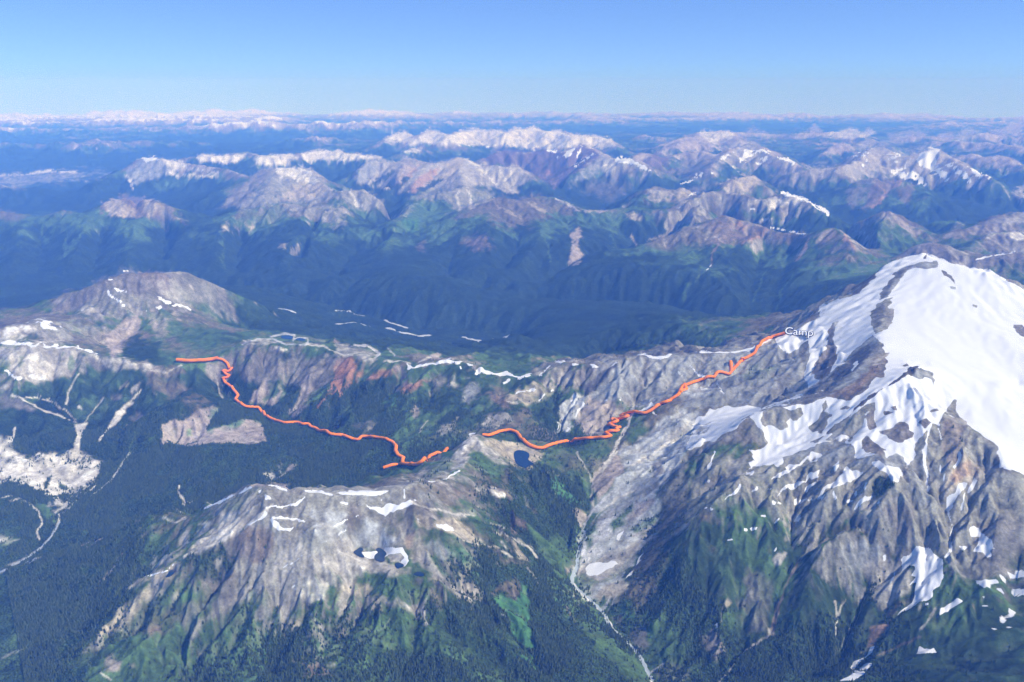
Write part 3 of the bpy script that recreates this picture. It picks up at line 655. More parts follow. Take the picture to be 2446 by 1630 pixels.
 ('snow', .9, 10, 5, 'D 575 412 600 405'), ('snow', .9, 8, 5, 'D 640 415 690 412'), ('snow', .9, 7, 4, 'D 845 380 850 378'), ('snow', .9, 6, 3, 'D 1000 415 1005 412'), ('snow', .8, 5, 3, 'D 850 138 880 140'), ('snow', .8, 4, 3, 'D 750 203 770 200'),('snow', .8, 8, 5, 'D 1065 390 1100 385'),
 ('pink', .95, 0, 6, 'D 700 560 790 530 870 460 930 430 970 480 940 560 880 600 830 700 770 735 730 640'),
 ('scree', .6, 0, 10, 'D 540 400 730 370 720 460 640 480'),
 ('pink', .6, 0, 14, 'D 1030 430 1100 410 1180 470 1120 620 1060 560'), ('pink', .6, 0, 12, 'D 1180 400 1270 430 1240 460 1190 450'),
 ('brown', .6, 0, 14, 'D 980 560 1050 600 1000 640'), ('brown', .5, 0, 18, 'D 1130 560 1300 640 1450 700 1300 720 1150 700'),
 ('forest', .85, 0, 12, 'D 850 640 940 580 1000 640 1100 620 1080 740 860 730'),
 ('meadow', .6, 0, 10, 'D 1250 330 1400 360 1500 450 1450 450 1350 400'), ('meadow', .4, 6, 8, 'D 1450 450 1600 500 1700 530'),
 ('meadow', .4, 0, 20, 'D 1150 500 1500 560 1500 690 1330 690 1200 600'), ('meadow', .35, 0, 20, 'D 380 470 550 480 640 560 600 620 500 560'),
 ('heather', .6, 0, 20, 'D 450 560 700 560 740 700 600 680'), ('heather', .6, 0, 15, 'D 0 405 320 400 300 450 100 500 0 540'),
 # pale hump and ridge on the left
 ('pale', .95, 0, 10, 'D 0 560 60 520 180 500 240 520 260 560 180 580 60 600 0 600'), ('pale', .9, 0, 14, 'D 0 615 120 610 300 640 400 665 300 668 150 650 0 655'),
 ('rock', .7, 0, 10, 'D 230 450 300 440 420 540 500 600 420 620 260 560'), ('snow', .7, 0, 14, 'D 240 480 320 470 350 520 460 560 380 560 290 530'), ('scree', .8, 0, 10, 'D 250 560 400 600 450 640 300 625'),
 ('snow', .6, 0, 14, 'D 0 580 60 525 190 508 230 540 120 570'), ('snow', .8, 9, 8, 'D 0 640 150 628 330 655 540 668'), ('snow', .7, 7, 6, 'D 560 682 620 690 680 715'),
 ('scree', .9, 0, 10, 'D 0 670 520 672 560 700 500 760 480 860 380 880 160 900 90 850 60 780 0 760'),
 ('pale', .6, 0, 12, 'D 80 690 240 680 300 760 380 760 420 860 330 890 180 890 120 830'), ('meadow', .6, 0, 12, 'D 0 740 70 740 80 850 0 830'), ('meadow', .55, 10, 8, 'D 160 700 150 780'), ('meadow', .55, 12, 8, 'D 370 690 390 760'), ('meadow', .5, 12, 8, 'D 430 700 420 760'), ('meadow', .6, 10, 8, 'D 500 720 490 820'),
 ('snow', .95, 0, 5, 'D 80 840 120 860 180 880 130 892 100 870'), ('snow', .9, 9, 4, 'D 210 855 230 860'), ('snow', .9, 7, 4, 'D 270 878 310 870'), ('snow', .8, 6, 5, 'D 55 820 90 850'),
 ('mauve', .7, 0, 10, 'D 0 900 100 900 90 1000 0 960'), ('pale', .6, 0, 8, 'D 0 910 60 930 80 960 30 945'), ('mauve', .75, 0, 10, 'D 0 960 90 1010 250 1080 200 1100 0 1090'),
 ('scree', .85, 0, 10, 'D 540 690 680 715 860 738 1000 755 1100 800 1000 825 860 800 740 800 670 750'), ('pale', .8, 6, 7, 'D 640 700 740 790'), ('pale', .6, 10, 8, 'D 740 740 900 760 1030 790'),
 ('mauve', .7, 0, 12, 'D 560 740 660 740 720 800 620 790'), ('brown', .8, 0, 10, 'D 1050 800 1250 780 1260 830 1200 860 1000 850'), ('pale', .5, 4, 3, 'D 1020 820 1150 830 1250 780'),
 ('heather', .8, 0, 14, 'D 1000 850 1200 870 1300 950 1200 1000 1100 960 1020 920'), ('brown', .6, 0, 10, 'D 1150 900 1290 920 1250 960 1120 950'),
 ('meadow', .5, 0, 14, 'D 700 880 820 830 900 880 780 960 700 940'), ('tan', .7, 0, 8, 'D 820 930 880 900 860 930 820 950'),
 # white runouts
 ('pale', .95, 0, 5, 'D 730 1230 760 1170 800 1110 830 1090 870 1060 920 1010 900 1060 850 1120 800 1190 740 1230'), ('pale', .9, 4, 3, 'D 740 1230 680 1300'), ('scree', .8, 0, 6, 'D 890 970 940 920 980 890 950 950 910 990'), ('pale', .8, 4, 3, 'D 920 1010 970 950'),
 ('pale', .95, 0, 4, 'D 515 1195 600 1185 570 1240 550 1300 530 1400 490 1420 500 1340 520 1260'), ('pale', .95, 8, 5, 'D 520 1180 450 1150 390 1125'), ('pale', .9, 6, 4, 'D 400 1130 300 1090 200 1040 90 985'), ('pale', .9, 6, 5, 'D 520 1160 440 1080 340 1030 250 1010 180 1010'),
 ('pale', .7, 4, 3, 'D 540 840 480 940 450 1050'), ('pale', .6, 3, 3, 'D 580 1180 640 1100 710 1010'), ('pale', .8, 8, 5, 'D 300 1020 340 1010'), ('pale', .8, 8, 5, 'D 540 1060 560 1080'), ('pale', .6, 5, 4, 'D 260 985 280 990'),
 ('pale', .8, 6, 4, 'D 110 1210 100 1260 85 1310'), ('meadow', .7, 0, 8, 'D 490 1080 560 1100 540 1160 500 1130'),
 ('pale', .78, 0, 14, 'D -60 1260 60 1320 120 1360 220 1400 320 1430 400 1400 480 1380 540 1410 600 1420 680 1470 660 1540 560 1580 470 1640 440 1700 430 1800 380 1700 250 1620 100 1560 -60 1540'),
 ('pale', .78, 0, 14, 'G -60 -60 60 0 150 10 320 60 400 10 520 -10 600 20 680 80 660 160 640 230 560 270 500 310 450 380 410 430 380 370 330 320 250 250 120 220 -60 230'),
 ('forest', .95, 0, 6, 'G 310 190 350 160 330 230 310 250'), ('lightforest', .95, 0, 5, 'G 400 200 470 240 450 260 400 240'), ('lightforest', .95, 0, 5, 'G 70 240 130 260 140 290 80 290'), ('lightforest', .95, 0, 5, 'G 400 290 440 280 470 300 430 350 400 320'), ('forest', .9, 0, 6, 'G 0 20 60 40 120 70 60 70 0 50'), ('forest', .8, 8, 4, 'G 200 280 300 300 370 350'),
 ('meadow', .9, 0, 6, 'G 220 320 330 360 380 440 400 500 330 480 270 400'), ('pale', .9, 5, 4, 'G 0 290 100 330 200 350 260 410 290 480 260 530 255 600'), ('pale', .9, 5, 3, 'G 410 430 400 480 370 540 330 600'), ('pale', .8, 4, 3, 'G 430 430 490 360 640 235'), ('pale', .8, 3, 2, 'G 620 300 760 190 880 10'),
 ('gravel', .9, 6, 3, 'G 330 600 290 640 180 720 90 770 0 820 -60 850'), ('gravel', .8, 4, 3, 'G 300 720 200 740 140 770'),
 ('pale', .9, 0, 6, 'G -20 570 60 590 140 600 60 610 40 640 -20 610'), ('meadow', .6, 0, 10, 'G 0 500 110 560 100 620 0 660'),
 ('pink', .85, 0, 5, 'G 550 630 640 590 720 590 680 625 540 663'), ('pale', .6, 0, 6, 'G 420 660 500 640 480 670 430 680'),
 ('pale', .9, 7, 5, 'G 1220 230 1220 290 1255 330 1260 370'), ('pale', .9, 6, 5, 'G 1255 355 1300 340'), ('pale', .8, 6, 4, 'G 1230 420 1210 390'),
 ('pale', .85, 0, 8, 'G 1790 190 1800 140 1860 130 1880 180 1860 205'), ('pale', .6, 0, 8, 'G 1890 100 1910 60 1920 150'), ('pink', .85, 0, 5, 'G 1950 130 1960 90 2010 85 1980 120'), ('pale', .6, 3, 2, 'G 1890 180 1950 140'),
 ('meadow', .6, 0, 8, 'G 790 520 850 500 830 540 780 560'),
 # plateau of the clear cut
 ('pink', 1, 0, 5, 'D 1100 1180 1200 1150 1260 1170 1360 1090 1450 1060 1500 1080 1450 1180 1420 1240 1560 1200 1680 1150 1780 1155 1810 1200 1815 1310 1700 1320 1600 1310 1440 1320 1270 1350 1190 1320 1105 1330 1110 1260'),
 ('forest', .95, 0, 6, 'D 1480 1110 1560 1070 1640 1070 1700 1130 1600 1150 1500 1170 1430 1210 1450 1160'), ('lush', .7, 0, 8, 'D 1280 1240 1320 1200 1330 1260 1290 1280'), ('lush', .5, 0, 8, 'D 1180 1220 1210 1200 1210 1280'), ('lush', .6, 0, 8, 'D 1440 1230 1600 1180 1700 1150 1660 1200 1500 1230 1430 1250'), ('lush', .6, 0, 8, 'D 1440 1090 1500 1080 1480 1120 1440 1150'),
 ('heather', .8, 0, 12, 'D 1260 1010 1400 1000 1430 1030 1300 1060'), ('mauve', .7, 0, 8, 'D 890 1160 940 1120 970 1130 950 1170 900 1190'), ('heather', .6, 0, 14, 'D 1300 1090 1400 1060 1380 1130 1290 1160'),
 ('meadow', .6, 5, 4, 'D 920 1190 925 1260 880 1380 820 1480'), ('pale', .5, 4, 3, 'D 880 1390 830 1470'), ('meadow', .4, 0, 14, 'D 1000 1200 1080 1200 1090 1300 1010 1280'),
 ('meadow', .5, 0, 14, 'D 1500 950 1620 980 1640 1020 1560 1020'), ('pale', .6, 3, 2, 'D 1470 840 1490 900 1500 970 1530 1000'), ('mauve', .6, 0, 8, 'D 770 1000 830 990 820 1020 770 1030'), ('pale', .6, 0, 6, 'D 1045 960 1070 980 1050 985'),
 ('meadow', .55, 0, 12, 'D 1730 1120 1820 1140 1900 1130 2150 1150 2100 1175 1900 1180 1760 1150'),
 # mid ridge, left end
 ('mauve', .8, 0, 14, 'D 1650 750 1750 700 1900 680 2100 720 2353 720 2353 760 2250 900 2150 980 2050 960 1900 900 1800 930 1650 850'),
 ('pink', .85, 0, 8, 'D 1700 1040 1780 930 1820 880 1850 960 1800 1020 1890 1000 1930 920 1940 980 1880 1060 1750 1050'), ('meadow', .8, 0, 8, 'D 1800 1020 1900 930 1870 1000 1820 1050'), ('meadow', .7, 0, 10, 'D 1930 920 1960 1000 1950 1060 1930 990'),
 ('pink', .85, 0, 8, 'D 2070 950 2120 900 2170 960 2120 1040 2060 1110 2000 1140 1960 1110 2020 1050'), ('meadow', .8, 0, 8, 'D 2060 1040 2180 930 2260 920 2180 1020 2080 1060'),
 ('forest', .9, 0, 8, 'D 1950 930 2060 900 2040 1000 1990 1060 1960 1010'), ('forest', .9, 0, 8, 'D 1870 1060 1960 1060 1940 1120 1840 1110'),
 ('red', .9, 9, 6, 'D 2340 760 2300 880 2250 960'), ('red', .8, 5, 4, 'D 2353 900 2260 980 2180 1060'), ('forest', .9, 0, 8, 'D 1930 700 2000 690 1990 740 1940 760'),
 ('scree', .8, 0, 7, 'D 1660 630 1720 605 1860 605 1900 625 1800 640 1680 640'), ('gravel', .8, 3, 2, 'D 1660 640 1760 605 1870 600 1960 640 2110 635'), ('pale', .7, 7, 5, 'D 1890 675 1960 670'), ('pale', .7, 4, 3, 'D 2100 635 2200 650 2353 715'), ('gravel', .8, 3, 2, 'D 1860 590 1940 568 2020 575 2010 610'), ('gravel', .8, 3, 2, 'D 2020 605 2050 590 2110 600 2110 630'),
 ('mauve', .5, 0, 12, 'D 1500 740 1650 650 1800 640 1700 700 1560 760'),
 # mid ridge, middle
 ('scree', .7, 0, 8, 'E 0 620 200 650 300 700 200 730 60 700 0 690'), ('gravel', .8, 3, 2, 'E 130 630 220 635 300 685 250 740'), ('pale', .85, 8, 5, 'E 65 705 110 695'), ('gravel', .7, 3, 2, 'E 355 650 400 700'), ('pink', .9, 0, 4, 'E 640 700 680 678 715 690 700 720 650 722'), ('pale', .7, 3, 2, 'E 640 710 560 740'),
 ('red', .9, 0, 10, 'E 0 760 60 720 120 720 150 760 100 850 60 900 30 950 0 980'), ('red', .85, 0, 10, 'E 150 800 210 770 180 830 130 870'), ('red', .85, 0, 9, 'E 210 850 300 810 420 800 350 850 260 880 220 870'), ('red', .7, 0, 9, 'E 430 910 500 890 640 850 560 920 460 940'), ('red', .6, 6, 4, 'E 100 880 50 940 0 1000'),
 ('forest', .85, 0, 14, 'E 0 1000 130 880 260 880 430 860 400 960 330 1080 180 1130 100 1220 0 1200'), ('lush', .7, 0, 14, 'E 330 1000 400 950 420 1000 380 1060'), ('meadow', .9, 0, 14, 'E 380 1260 470 1150 440 1060 500 950 540 980 500 1080 560 1160 620 1120 700 1090 760 1030 800 1060 700 1180 620 1240 540 1300 440 1310'),
 ('pink', .75, 0, 8, 'E 500 1080 540 1040 570 1020 550 1090 550 1140 520 1110'), ('scree', .8, 4, 3, 'E 570 1210 590 1160 620 1140'), ('pink', .7, 0, 10, 'E 190 1220 240 1170 270 1160 240 1220'), ('mauve', .6, 0, 10, 'E 130 1160 260 1130 280 1150 180 1190'), ('meadow', .6, 0, 10, 'E 30 1070 90 1000 100 1040 50 1100'),
 ('forest', .7, 0, 14, 'E 560 1010 650 960 700 1060 600 1110'), ('forest', .8, 0, 10, 'E 700 1170 800 1060 900 1010 880 1080 780 1170'),
 ('grey', .75, 0, 14, 'E 850 930 900 870 970 880 960 960 900 1040 860 990'), ('mauve', .6, 0, 14, 'E 620 860 720 820 760 860 700 930'), ('scree', .7, 0, 8, 'E 750 920 790 850 830 890 800 910'),
 ('scree', .8, 0, 8, 'E 700 1210 740 1150 830 1100 800 1180 720 1230'), ('brown', .7, 0, 14, 'E 1000 960 1080 960 1240 980 1200 1050 1080 1040'), ('tan', .75, 0, 14, 'E 1200 940 1290 900 1400 900 1460 930 1380 1000 1300 1020 1150 1000'),
 ('snow', .8, 5, 6, 'E 1200 955 1300 930 1340 940'), ('snow', .8, 5, 5, 'E 1370 1000 1410 960'), ('snow', .85, 8, 4, 'E 1445 930 1455 935'), ('pale', .7, 7, 8, 'E 1150 1010 1230 1030'), ('pale', .6, 5, 5, 'E 990 1160 1080 1100'), ('pale', .6, 5, 5, 'E 1080 1180 1130 1150'), ('scree', .7, 0, 12, 'E 940 1180 1050 1100 1150 1080 1200 1100 1100 1180 1000 1210'),
 ('heather', .85, 0, 14, 'E 850 1210 1100 1190 1220 1080 1300 1040 1320 1090 1240 1200 1300 1250 1480 1230 1500 1270 1370 1310 1260 1260 1160 1200 1000 1240'), ('heather', .8, 0, 12, 'E 1320 1120 1480 1230 1330 1240 1250 1210'),
 ('forest', .75, 0, 10, 'E 1330 1050 1440 960 1500 950 1500 1100 1490 1210 1400 1160'),
 ('snow', .95, 0, 5, 'E 470 760 530 775 600 750 690 730 760 718 860 748 830 760 740 755 660 752 560 780 490 790'), ('snow', .95, 0, 4, 'E 880 755 930 758 925 775 890 775'), ('pale', .8, 6, 4, 'E 330 735 440 735 500 760'), ('snow', .8, 6, 4, 'E 840 780 842 790'),
 ('snow', .95, 8, 4, 'E 950 820 980 795 1010 815 1060 825 1100 830'), ('snow', .95, 8, 4, 'E 1100 828 1150 815 1200 840 1240 855 1280 830 1380 825'), ('snow', .8, 6, 4, 'E 1130 880 1165 865'), ('snow', .8, 6, 4, 'E 1380 810 1440 765'), ('snow', .9, 8, 3, 'E 1470 833 1476 835'), ('snow', .7, 4, 3, 'E 1480 742 1540 740'), ('snow', .8, 5, 4, 'E 1590 765 1630 765'), ('snow', 1, 0, 3, 'E 1700 762 1740 758 1778 780 1720 780'), ('snow', .8, 5, 3, 'E 1830 775 1880 740'),
 # grey slopes under the right end
 ('grey', .85, 0, 16, 'E 1760 770 1900 730 2000 700 2120 710 2353 710 2353 900 2300 950 2000 1050 1850 1000 1700 970 1680 880'),
 ('darkrock_shade', .9, 0, 5, 'E 1680 970 1675 890 1720 850 1790 800 1870 745 1890 745 1830 830 1770 900 1710 960'), ('darkrock_shade', .7, 0, 6, 'E 2040 880 2080 740 2120 730 2110 800 2050 950 2000 1060 2020 960'), ('darkrock_shade', .6, 0, 6, 'E 2110 900 2160 820 2200 800 2160 870'),  # first patch is the shadow on a left-facing slope, painted into the colour
 ('moraine', .9, 0, 8, 'E 1500 1080 1600 940 1680 970 1660 1050 1560 1210 1490 1200'), ('pink', .9, 0, 8, 'E 1660 1050 1700 980 1860 990 1890 1040 1870 1130 1820 1180 1830 1240 1700 1250 1640 1200 1600 1150'),
 ('snow', 1, 0, 4, 'E 1580 960 1600 950 1610 965 1590 980'), ('snow', .9, 5, 3, 'E 1585 1005 1615 965'), ('snow', .95, 6, 3, 'E 1610 1110 1640 1060 1665 1020'), ('snow', .9, 7, 3, 'E 1550 1200 1560 1185'), ('snow', .8, 6, 4, 'E 1800 995 1820 995'), ('snow', .8, 5, 3, 'E 1905 995 1908 1000'), ('snow', .7, 5, 4, 'E 1485 1190 1500 1130'),
 ('forest', .7, 0, 8, 'E 1600 1160 1650 1160 1640 1200 1610 1190'),
 ('snow', 1, 9, 3, 'E 2045 688 2100 705 2180 718 2220 712 2245 692'), ('snow', .8, 6, 4, 'E 2300 830 2340 880'), ('snow', .8, 7, 4, 'E 2040 1080 2110 1030 2120 1020'), ('snow', .7, 5, 3, 'E 2130 1080 2140 1100'), ('snow', 1, 0, 4, 'E 2220 1120 2240 1105 2240 1140 2215 1170 2205 1165'),
 # camp side
 ('grey', .9, 0, 14, 'F 0 830 180 795 500 770 620 700 760 680 900 700 1000 800 950 1000 850 1100 650 1150 530 1170 400 1150 250 1170 0 1150'),
 ('snow', 1, 8, 2, 'F 150 788 200 790 330 790 450 775 500 765 560 725 620 698'), ('snow', .8, 6, 4, 'F 70 890 130 940 170 950'), ('snow', .8, 7, 5, 'F 0 930 40 985'), ('moraine', .9, 0, 7, 'F 40 1030 200 990 260 1000 180 1100 60 1100'), ('snow', .8, 5, 4, 'F 260 990 310 1080'), ('scree', .5, 0, 12, 'F 100 880 200 870 200 960 120 930'),
 ('darkrock_shade', .5, 0, 16, 'F 560 1100 700 950 760 900 740 1060 620 1150'), ('meadow', .3, 0, 20, 'F 450 900 600 850 650 900 500 1000'), ('darkrock_shade', .7, 0, 8, 'F 800 850 830 740 880 700 870 760 830 850 810 880'),
 # lower glacier
 ('snow', 1, 0, 7, 'F 130 1215 300 1160 400 1150 520 1155 560 1170 480 1210 380 1300 240 1395 180 1410 100 1440 0 1480 0 1330 60 1270'), ('moraine', .8, 0, 12, 'F 0 1180 150 1180 130 1230 60 1290 0 1340'),
 ('moraine', .45, 0, 22, 'F 0 1370 80 1290 200 1270 200 1330 80 1400 0 1480'),
 ('snow', .85, 6, 5, 'F 560 1165 680 1130 770 1090 820 1080'), ('snow', .6, 8, 8, 'F 620 1150 750 1120'),
 # upper snow mountain
 ('snow', 1, 0, 4, 'F 1650 120 1560 140 1420 185 1340 245 1270 330 1160 410 1050 438 950 478 930 560 860 600 780 650 700 680 640 700 680 760 740 790 800 760 870 700 880 780 860 860 840 950 870 1040 930 1000 1040 940 1100 880 1200 760 1300 670 1360 740 1400 840 1390 900 1320 960 1240 1060 1120 1120 1000 1080 960 1110 820 1130 600 1170 480 1210 520 1260 600 1400 500 1480 520 1568 2160 1568 2160 1500 2140 1430 1960 1300 1790 1175 1850 1100 2400 1568 2600 1568 2600 400 2313 370 2180 295 2070 235 1910 215 1740 155'),
 ('snow', 1, 0, 4, 'F 1850 1180 1960 1290 2140 1420 2180 1568 2600 1700 2600 900 1900 900'),
 ('snow', 1, 0, 4, 'I 2180 -20 2190 100 2353 140 2500 200 2500 -50'),
 # rock islands of the upper mountain
 ('grey', 1, 0, 4, 'F 1480 230 1560 210 1640 185 1730 180 1750 215 1690 230 1600 225 1530 240 1450 350 1400 420 1350 445 1345 400 1400 350 1440 280'),
 ('darkrock_shade', .7, 0, 5, 'F 1480 235 1560 210 1590 215 1520 240 1440 330 1390 410 1350 440 1350 400 1420 300'),
 ('rock', 1, 0, 4, 'F 1330 470 1390 440 1440 420 1400 490 1440 490 1440 570 1400 640 1320 660 1290 600 1290 530'), ('darkrock_shade', .6, 0, 6, 'F 1300 530 1370 470 1390 500 1340 620 1310 650'), ('mauve', .6, 0, 6, 'F 1400 520 1440 490 1430 570 1380 620'),
 ('mauve', .9, 0, 4, 'F 1760 235 1800 245 1850 310 1860 340 1830 310 1780 280'), ('grey', .8, 0, 3, 'F 1815 348 1860 352 1862 370 1830 365'), ('mauve', .8, 0, 3, 'F 1640 155 1665 130 1660 160 1645 170'), ('rock', .9, 0, 3, 'F 1965 462 2005 475 2000 490 1970 480'), ('mauve', .7, 0, 3, 'F 1720 258 1730 260 1725 280'), ('grey', .5, 4, 3, 'F 2020 420 2080 428'),
 ('mauve', 1, 0, 5, 'F 2250 600 2300 590 2340 640 2330 700 2290 670 2260 640'),
 ('darkrock_shade', .9, 0, 4, 'F 1160 408 1220 340 1300 270 1340 245 1270 330 1220 390 1180 405'),
 ('mauve', .9, 0, 4, 'F 820 600 900 500 960 465 940 500 900 570 850 595'), ('grey', .5, 0, 8, 'F 910 580 930 500 990 500 960 560'),
 ('mauve', .95, 0, 5, 'F 990 740 1000 650 1040 590 1050 620 1030 720 1060 760 1040 850 990 1000 960 980 900 960 900 900 950 790 990 760'), ('darkrock_shade', .6, 0, 6, 'F 1000 770 1050 740 1040 840 1000 960 950 960 960 870'), ('moraine', .45, 0, 14, 'F 1040 600 1090 580 1080 700 1050 720'), ('moraine', .35, 0, 20, 'F 1060 740 1140 750 1180 780 1060 880'),
 ('grey', .95, 0, 5, 'F 1300 670 1360 740 1370 790 1300 830 1280 900 1220 960 1160 1020 1060 1060 1000 1090 940 1110 830 1130 830 1080 870 1040 1000 940 1100 870 1180 780 1260 710'), ('darkrock_shade', .75, 0, 6, 'F 1000 960 1100 880 1200 790 1280 740 1290 800 1200 900 1100 980 1000 1080 940 1110 830 1130 840 1080 880 1040'), ('darkrock_shade', .5, 0, 6, 'F 1300 750 1360 740 1360 800 1300 800'),
 ('brown', .9, 0, 8, 'F 1000 1080 1060 1040 1120 1040 1200 960 1280 900 1320 820 1400 800 1400 850 1330 930 1370 920 1370 950 1290 960 1220 1040 1130 1120 1090 1100 1100 1060 1040 1090'), ('scree', .8, 0, 8, 'F 1290 870 1340 810 1400 810 1390 850 1320 880'), ('mauve', .8, 0, 5, 'F 1320 920 1365 905 1375 940 1340 950'), ('snow', .9, 6, 4, 'F 1160 910 1200 860'),
 ('darkrock_shade', .8, 9, 3, 'F 1600 885 1500 950 1400 1010 1300 1080 1200 1150 1100 1250 1000 1330'), ('darkrock_shade', .7, 0, 4, 'F 1530 940 1600 880 1610 930 1560 950'), ('grey', .9, 0, 6, 'F 1560 950 1620 900 1700 930 1720 980 1710 1020 1690 980 1620 960'), ('mauve', .8, 0, 4, 'F 1500 890 1530 865 1560 880 1520 895'),
 ('rock', .95, 0, 7, 'F 560 1230 600 1170 680 1150 740 1160 760 1200 720 1250 740 1300 680 1320 620 1280 580 1300'), ('mauve', .7, 0, 7, 'F 560 1230 600 1180 620 1200 590 1270'), ('rock', .9, 0, 6, 'F 740 1170 820 1150 840 1200 800 1240 760 1220'),
 ('rock', .9, 0, 8, 'F 870 1290 960 1200 1040 1190 1010 1250 940 1330 880 1320'), ('rock', .8, 0, 6, 'F 960 1150 990 1100 1000 1150 980 1200'), ('mauve', .8, 0, 6, 'F 1060 1170 1100 1150 1150 1150 1120 1180'),
 ('rock', .9, 0, 7, 'F 1000 1330 1150 1200 1230 1150 1310 1130 1320 1180 1240 1210 1220 1290 1150 1380 1080 1330'), ('mauve', .85, 0, 6, 'F 1240 1220 1310 1180 1330 1290 1280 1320'), ('mauve', .9, 0, 5, 'F 1360 1175 1400 1170 1430 1190 1380 1205'), ('mauve', .9, 0, 4, 'F 1410 1150 1450 1145 1470 1180 1440 1175'),
 ('mauve', .9, 0, 5, 'F 1330 1320 1440 1290 1480 1250 1550 1260 1550 1310 1590 1330 1560 1370 1470 1390 1400 1360'), ('mauve', .9, 0, 5, 'F 1220 1390 1260 1350 1330 1410 1400 1450 1380 1480 1300 1470 1220 1450'), ('mauve', .9, 0, 4, 'F 1610 1250 1660 1230 1690 1260 1650 1300'), ('mauve', .9, 0, 4, 'F 1680 1170 1740 1155 1760 1170 1700 1182'),
 ('grey', .95, 0, 7, 'F 880 1440 1000 1390 1100 1370 1170 1430 1170 1490 1040 1568 880 1568 960 1480'), ('grey', .9, 0, 7, 'F 700 1510 880 1420 940 1410 860 1490 760 1560 700 1568'), ('grey', .9, 0, 7, 'F 970 1380 1080 1310 1120 1340 1040 1380'), ('rock', .85, 0, 7, 'F 880 1400 980 1340 940 1400'),
 ('rock', 1, 0, 6, 'F 1580 1400 1640 1350 1690 1260 1740 1290 1760 1240 1790 1178 1960 1300 2060 1370 2140 1430 2150 1568 1600 1568 1560 1540 1590 1460'), ('brown', .55, 0, 10, 'F 1760 1250 1800 1200 1940 1310 1900 1430 1880 1560 1780 1560'), ('grey', .9, 0, 6, 'F 1150 1560 1160 1500 1300 1480 1460 1460 1540 1520 1500 1568'),
 ('snow', .9, 5, 2, 'F 1690 1270 1660 1380 1650 1568'), ('snow', .9, 5, 3, 'F 1740 1300 1760 1370'), ('snow', .9, 6, 3, 'F 1890 1480 1870 1568'), ('darkrock_shade', .7, 0, 5, 'F 1940 1340 1960 1310 1970 1320 1920 1440 1900 1550 1880 1540 1900 1440'), ('darkrock_shade', .8, 0, 5, 'F 2080 1568 2100 1500 2150 1470 2155 1568'),
 # the face below (I)
 ('snow', 1, 0, 6, 'I 490 -10 830 -20 760 20 700 60 560 90'),
 ('snow', .85, 0, 16, 'I 450 110 560 80 640 80 560 130 480 190 500 150'), ('snow', .95, 0, 6, 'I 740 90 820 80 880 30 890 40 840 90 760 120 690 180 620 200 660 170'), ('snow', .95, 0, 7, 'I 665 300 700 250 790 200 860 190 960 100 980 90 940 150 880 190 800 240 740 260'), ('snow', .95, 0, 6, 'I 860 270 880 220 950 170 960 180 900 240 880 290'),
 ('snow', 1, 0, 6, 'I 950 310 990 240 1060 190 1120 130 1150 90 1180 120 1260 125 1200 180 1120 220 1080 230 1010 250 980 320'), ('snow', .95, 0, 6, 'I 1060 90 1110 60 1100 90 1070 120'), ('snow', 1, 0, 4, 'I 500 270 540 230 545 255 510 275'), ('snow', 1, 0, 5, 'I 300 330 360 280 420 220 440 230 400 270 340 310'), ('snow', 1, 0, 5, 'I 1190 -10 1260 -10 1260 40 1210 50'), ('snow', 1, 0, 5, 'I 1310 80 1370 60 1400 100 1490 95 1520 140 1500 200 1450 190 1410 140 1350 110'), ('snow', 1, 0, 5, 'I 1530 10 1600 0 1600 60 1570 80 1545 60'), ('snow', 1, 0, 5, 'I 1390 -10 1480 -10 1460 30 1420 50'),
 ('snow', 1, 0, 4, 'I 1140 330 1170 315 1190 325 1150 350'), ('snow', 1, 0, 5, 'I 1190 405 1210 350 1270 300 1350 290 1290 330 1250 350'), ('snow', .9, 0, 4, 'I 1190 280 1210 260 1220 290 1205 305'), ('snow', .9, 5, 4, 'I 1275 215 1272 250'), ('snow', 1, 5, 4, 'I 830 350 870 325 920 320'), ('snow', 1, 0, 4, 'I 780 370 790 330 810 320 810 360'), ('snow', 1, 0, 4, 'I 780 475 805 435 835 432 815 465'), ('snow', 1, 0, 3, 'I 1350 355 1370 330 1375 350 1360 362'), ('snow', .9, 0, 4, 'I 1060 250 1080 310 1065 330 1050 280'), ('snow', 1, 7, 3, 'I 650 340 658 345'), ('snow', 1, 6, 3, 'I 685 345 695 345'), ('snow', 1, 5, 3, 'I 570 437 595 435'), ('snow', 1, 6, 3, 'I 500 527 530 524'), ('snow', 1, 5, 3, 'I 455 530 462 530'), ('snow', .9, 5, 3, 'I 340 600 365 600'), ('snow', .9, 4, 3, 'I 180 380 200 378'), ('snow', .9, 4, 2, 'I 225 384 235 384'), ('snow', .9, 5, 3, 'I 610 250 630 248'), ('snow', .95, 6, 3, 'I 250 0 225 60 210 110'), ('snow', .9, 5, 3, 'I 205 198 210 200'),
 ('snow', 1, 0, 3, 'I 650 670 665 645 670 670 655 682'), ('snow', .9, 5, 3, 'I 690 450 665 480'), ('snow', .6, 0, 6, 'I 710 660 750 620 750 640 720 670'), ('scree', .9, 0, 5, 'I 640 740 690 680 740 690 720 740 700 770 660 770'),
 ('rock', .8, 0, 20, 'I 200 0 600 90 900 40 1200 60 1380 150 1280 240 1350 360 1200 410 1000 560 850 560 700 440 500 280 300 340 150 380 60 460 0 500 100 200'),
 ('rock', .9, 0, 14, 'I 1400 370 1500 200 1600 60 1800 60 1850 300 1820 560 1800 690 1700 640 1600 620 1500 680 1400 600'), ('grey', .6, 0, 14, 'I 1500 100 1680 0 1720 250 1740 400 1650 350 1560 220'), ('mauve', .6, 0, 14, 'I 1400 400 1540 300 1620 400 1580 600 1480 560'),
 ('forest', .6, 0, 12, 'I 1300 200 1350 160 1440 190 1490 220 1420 300 1370 320 1310 260'),
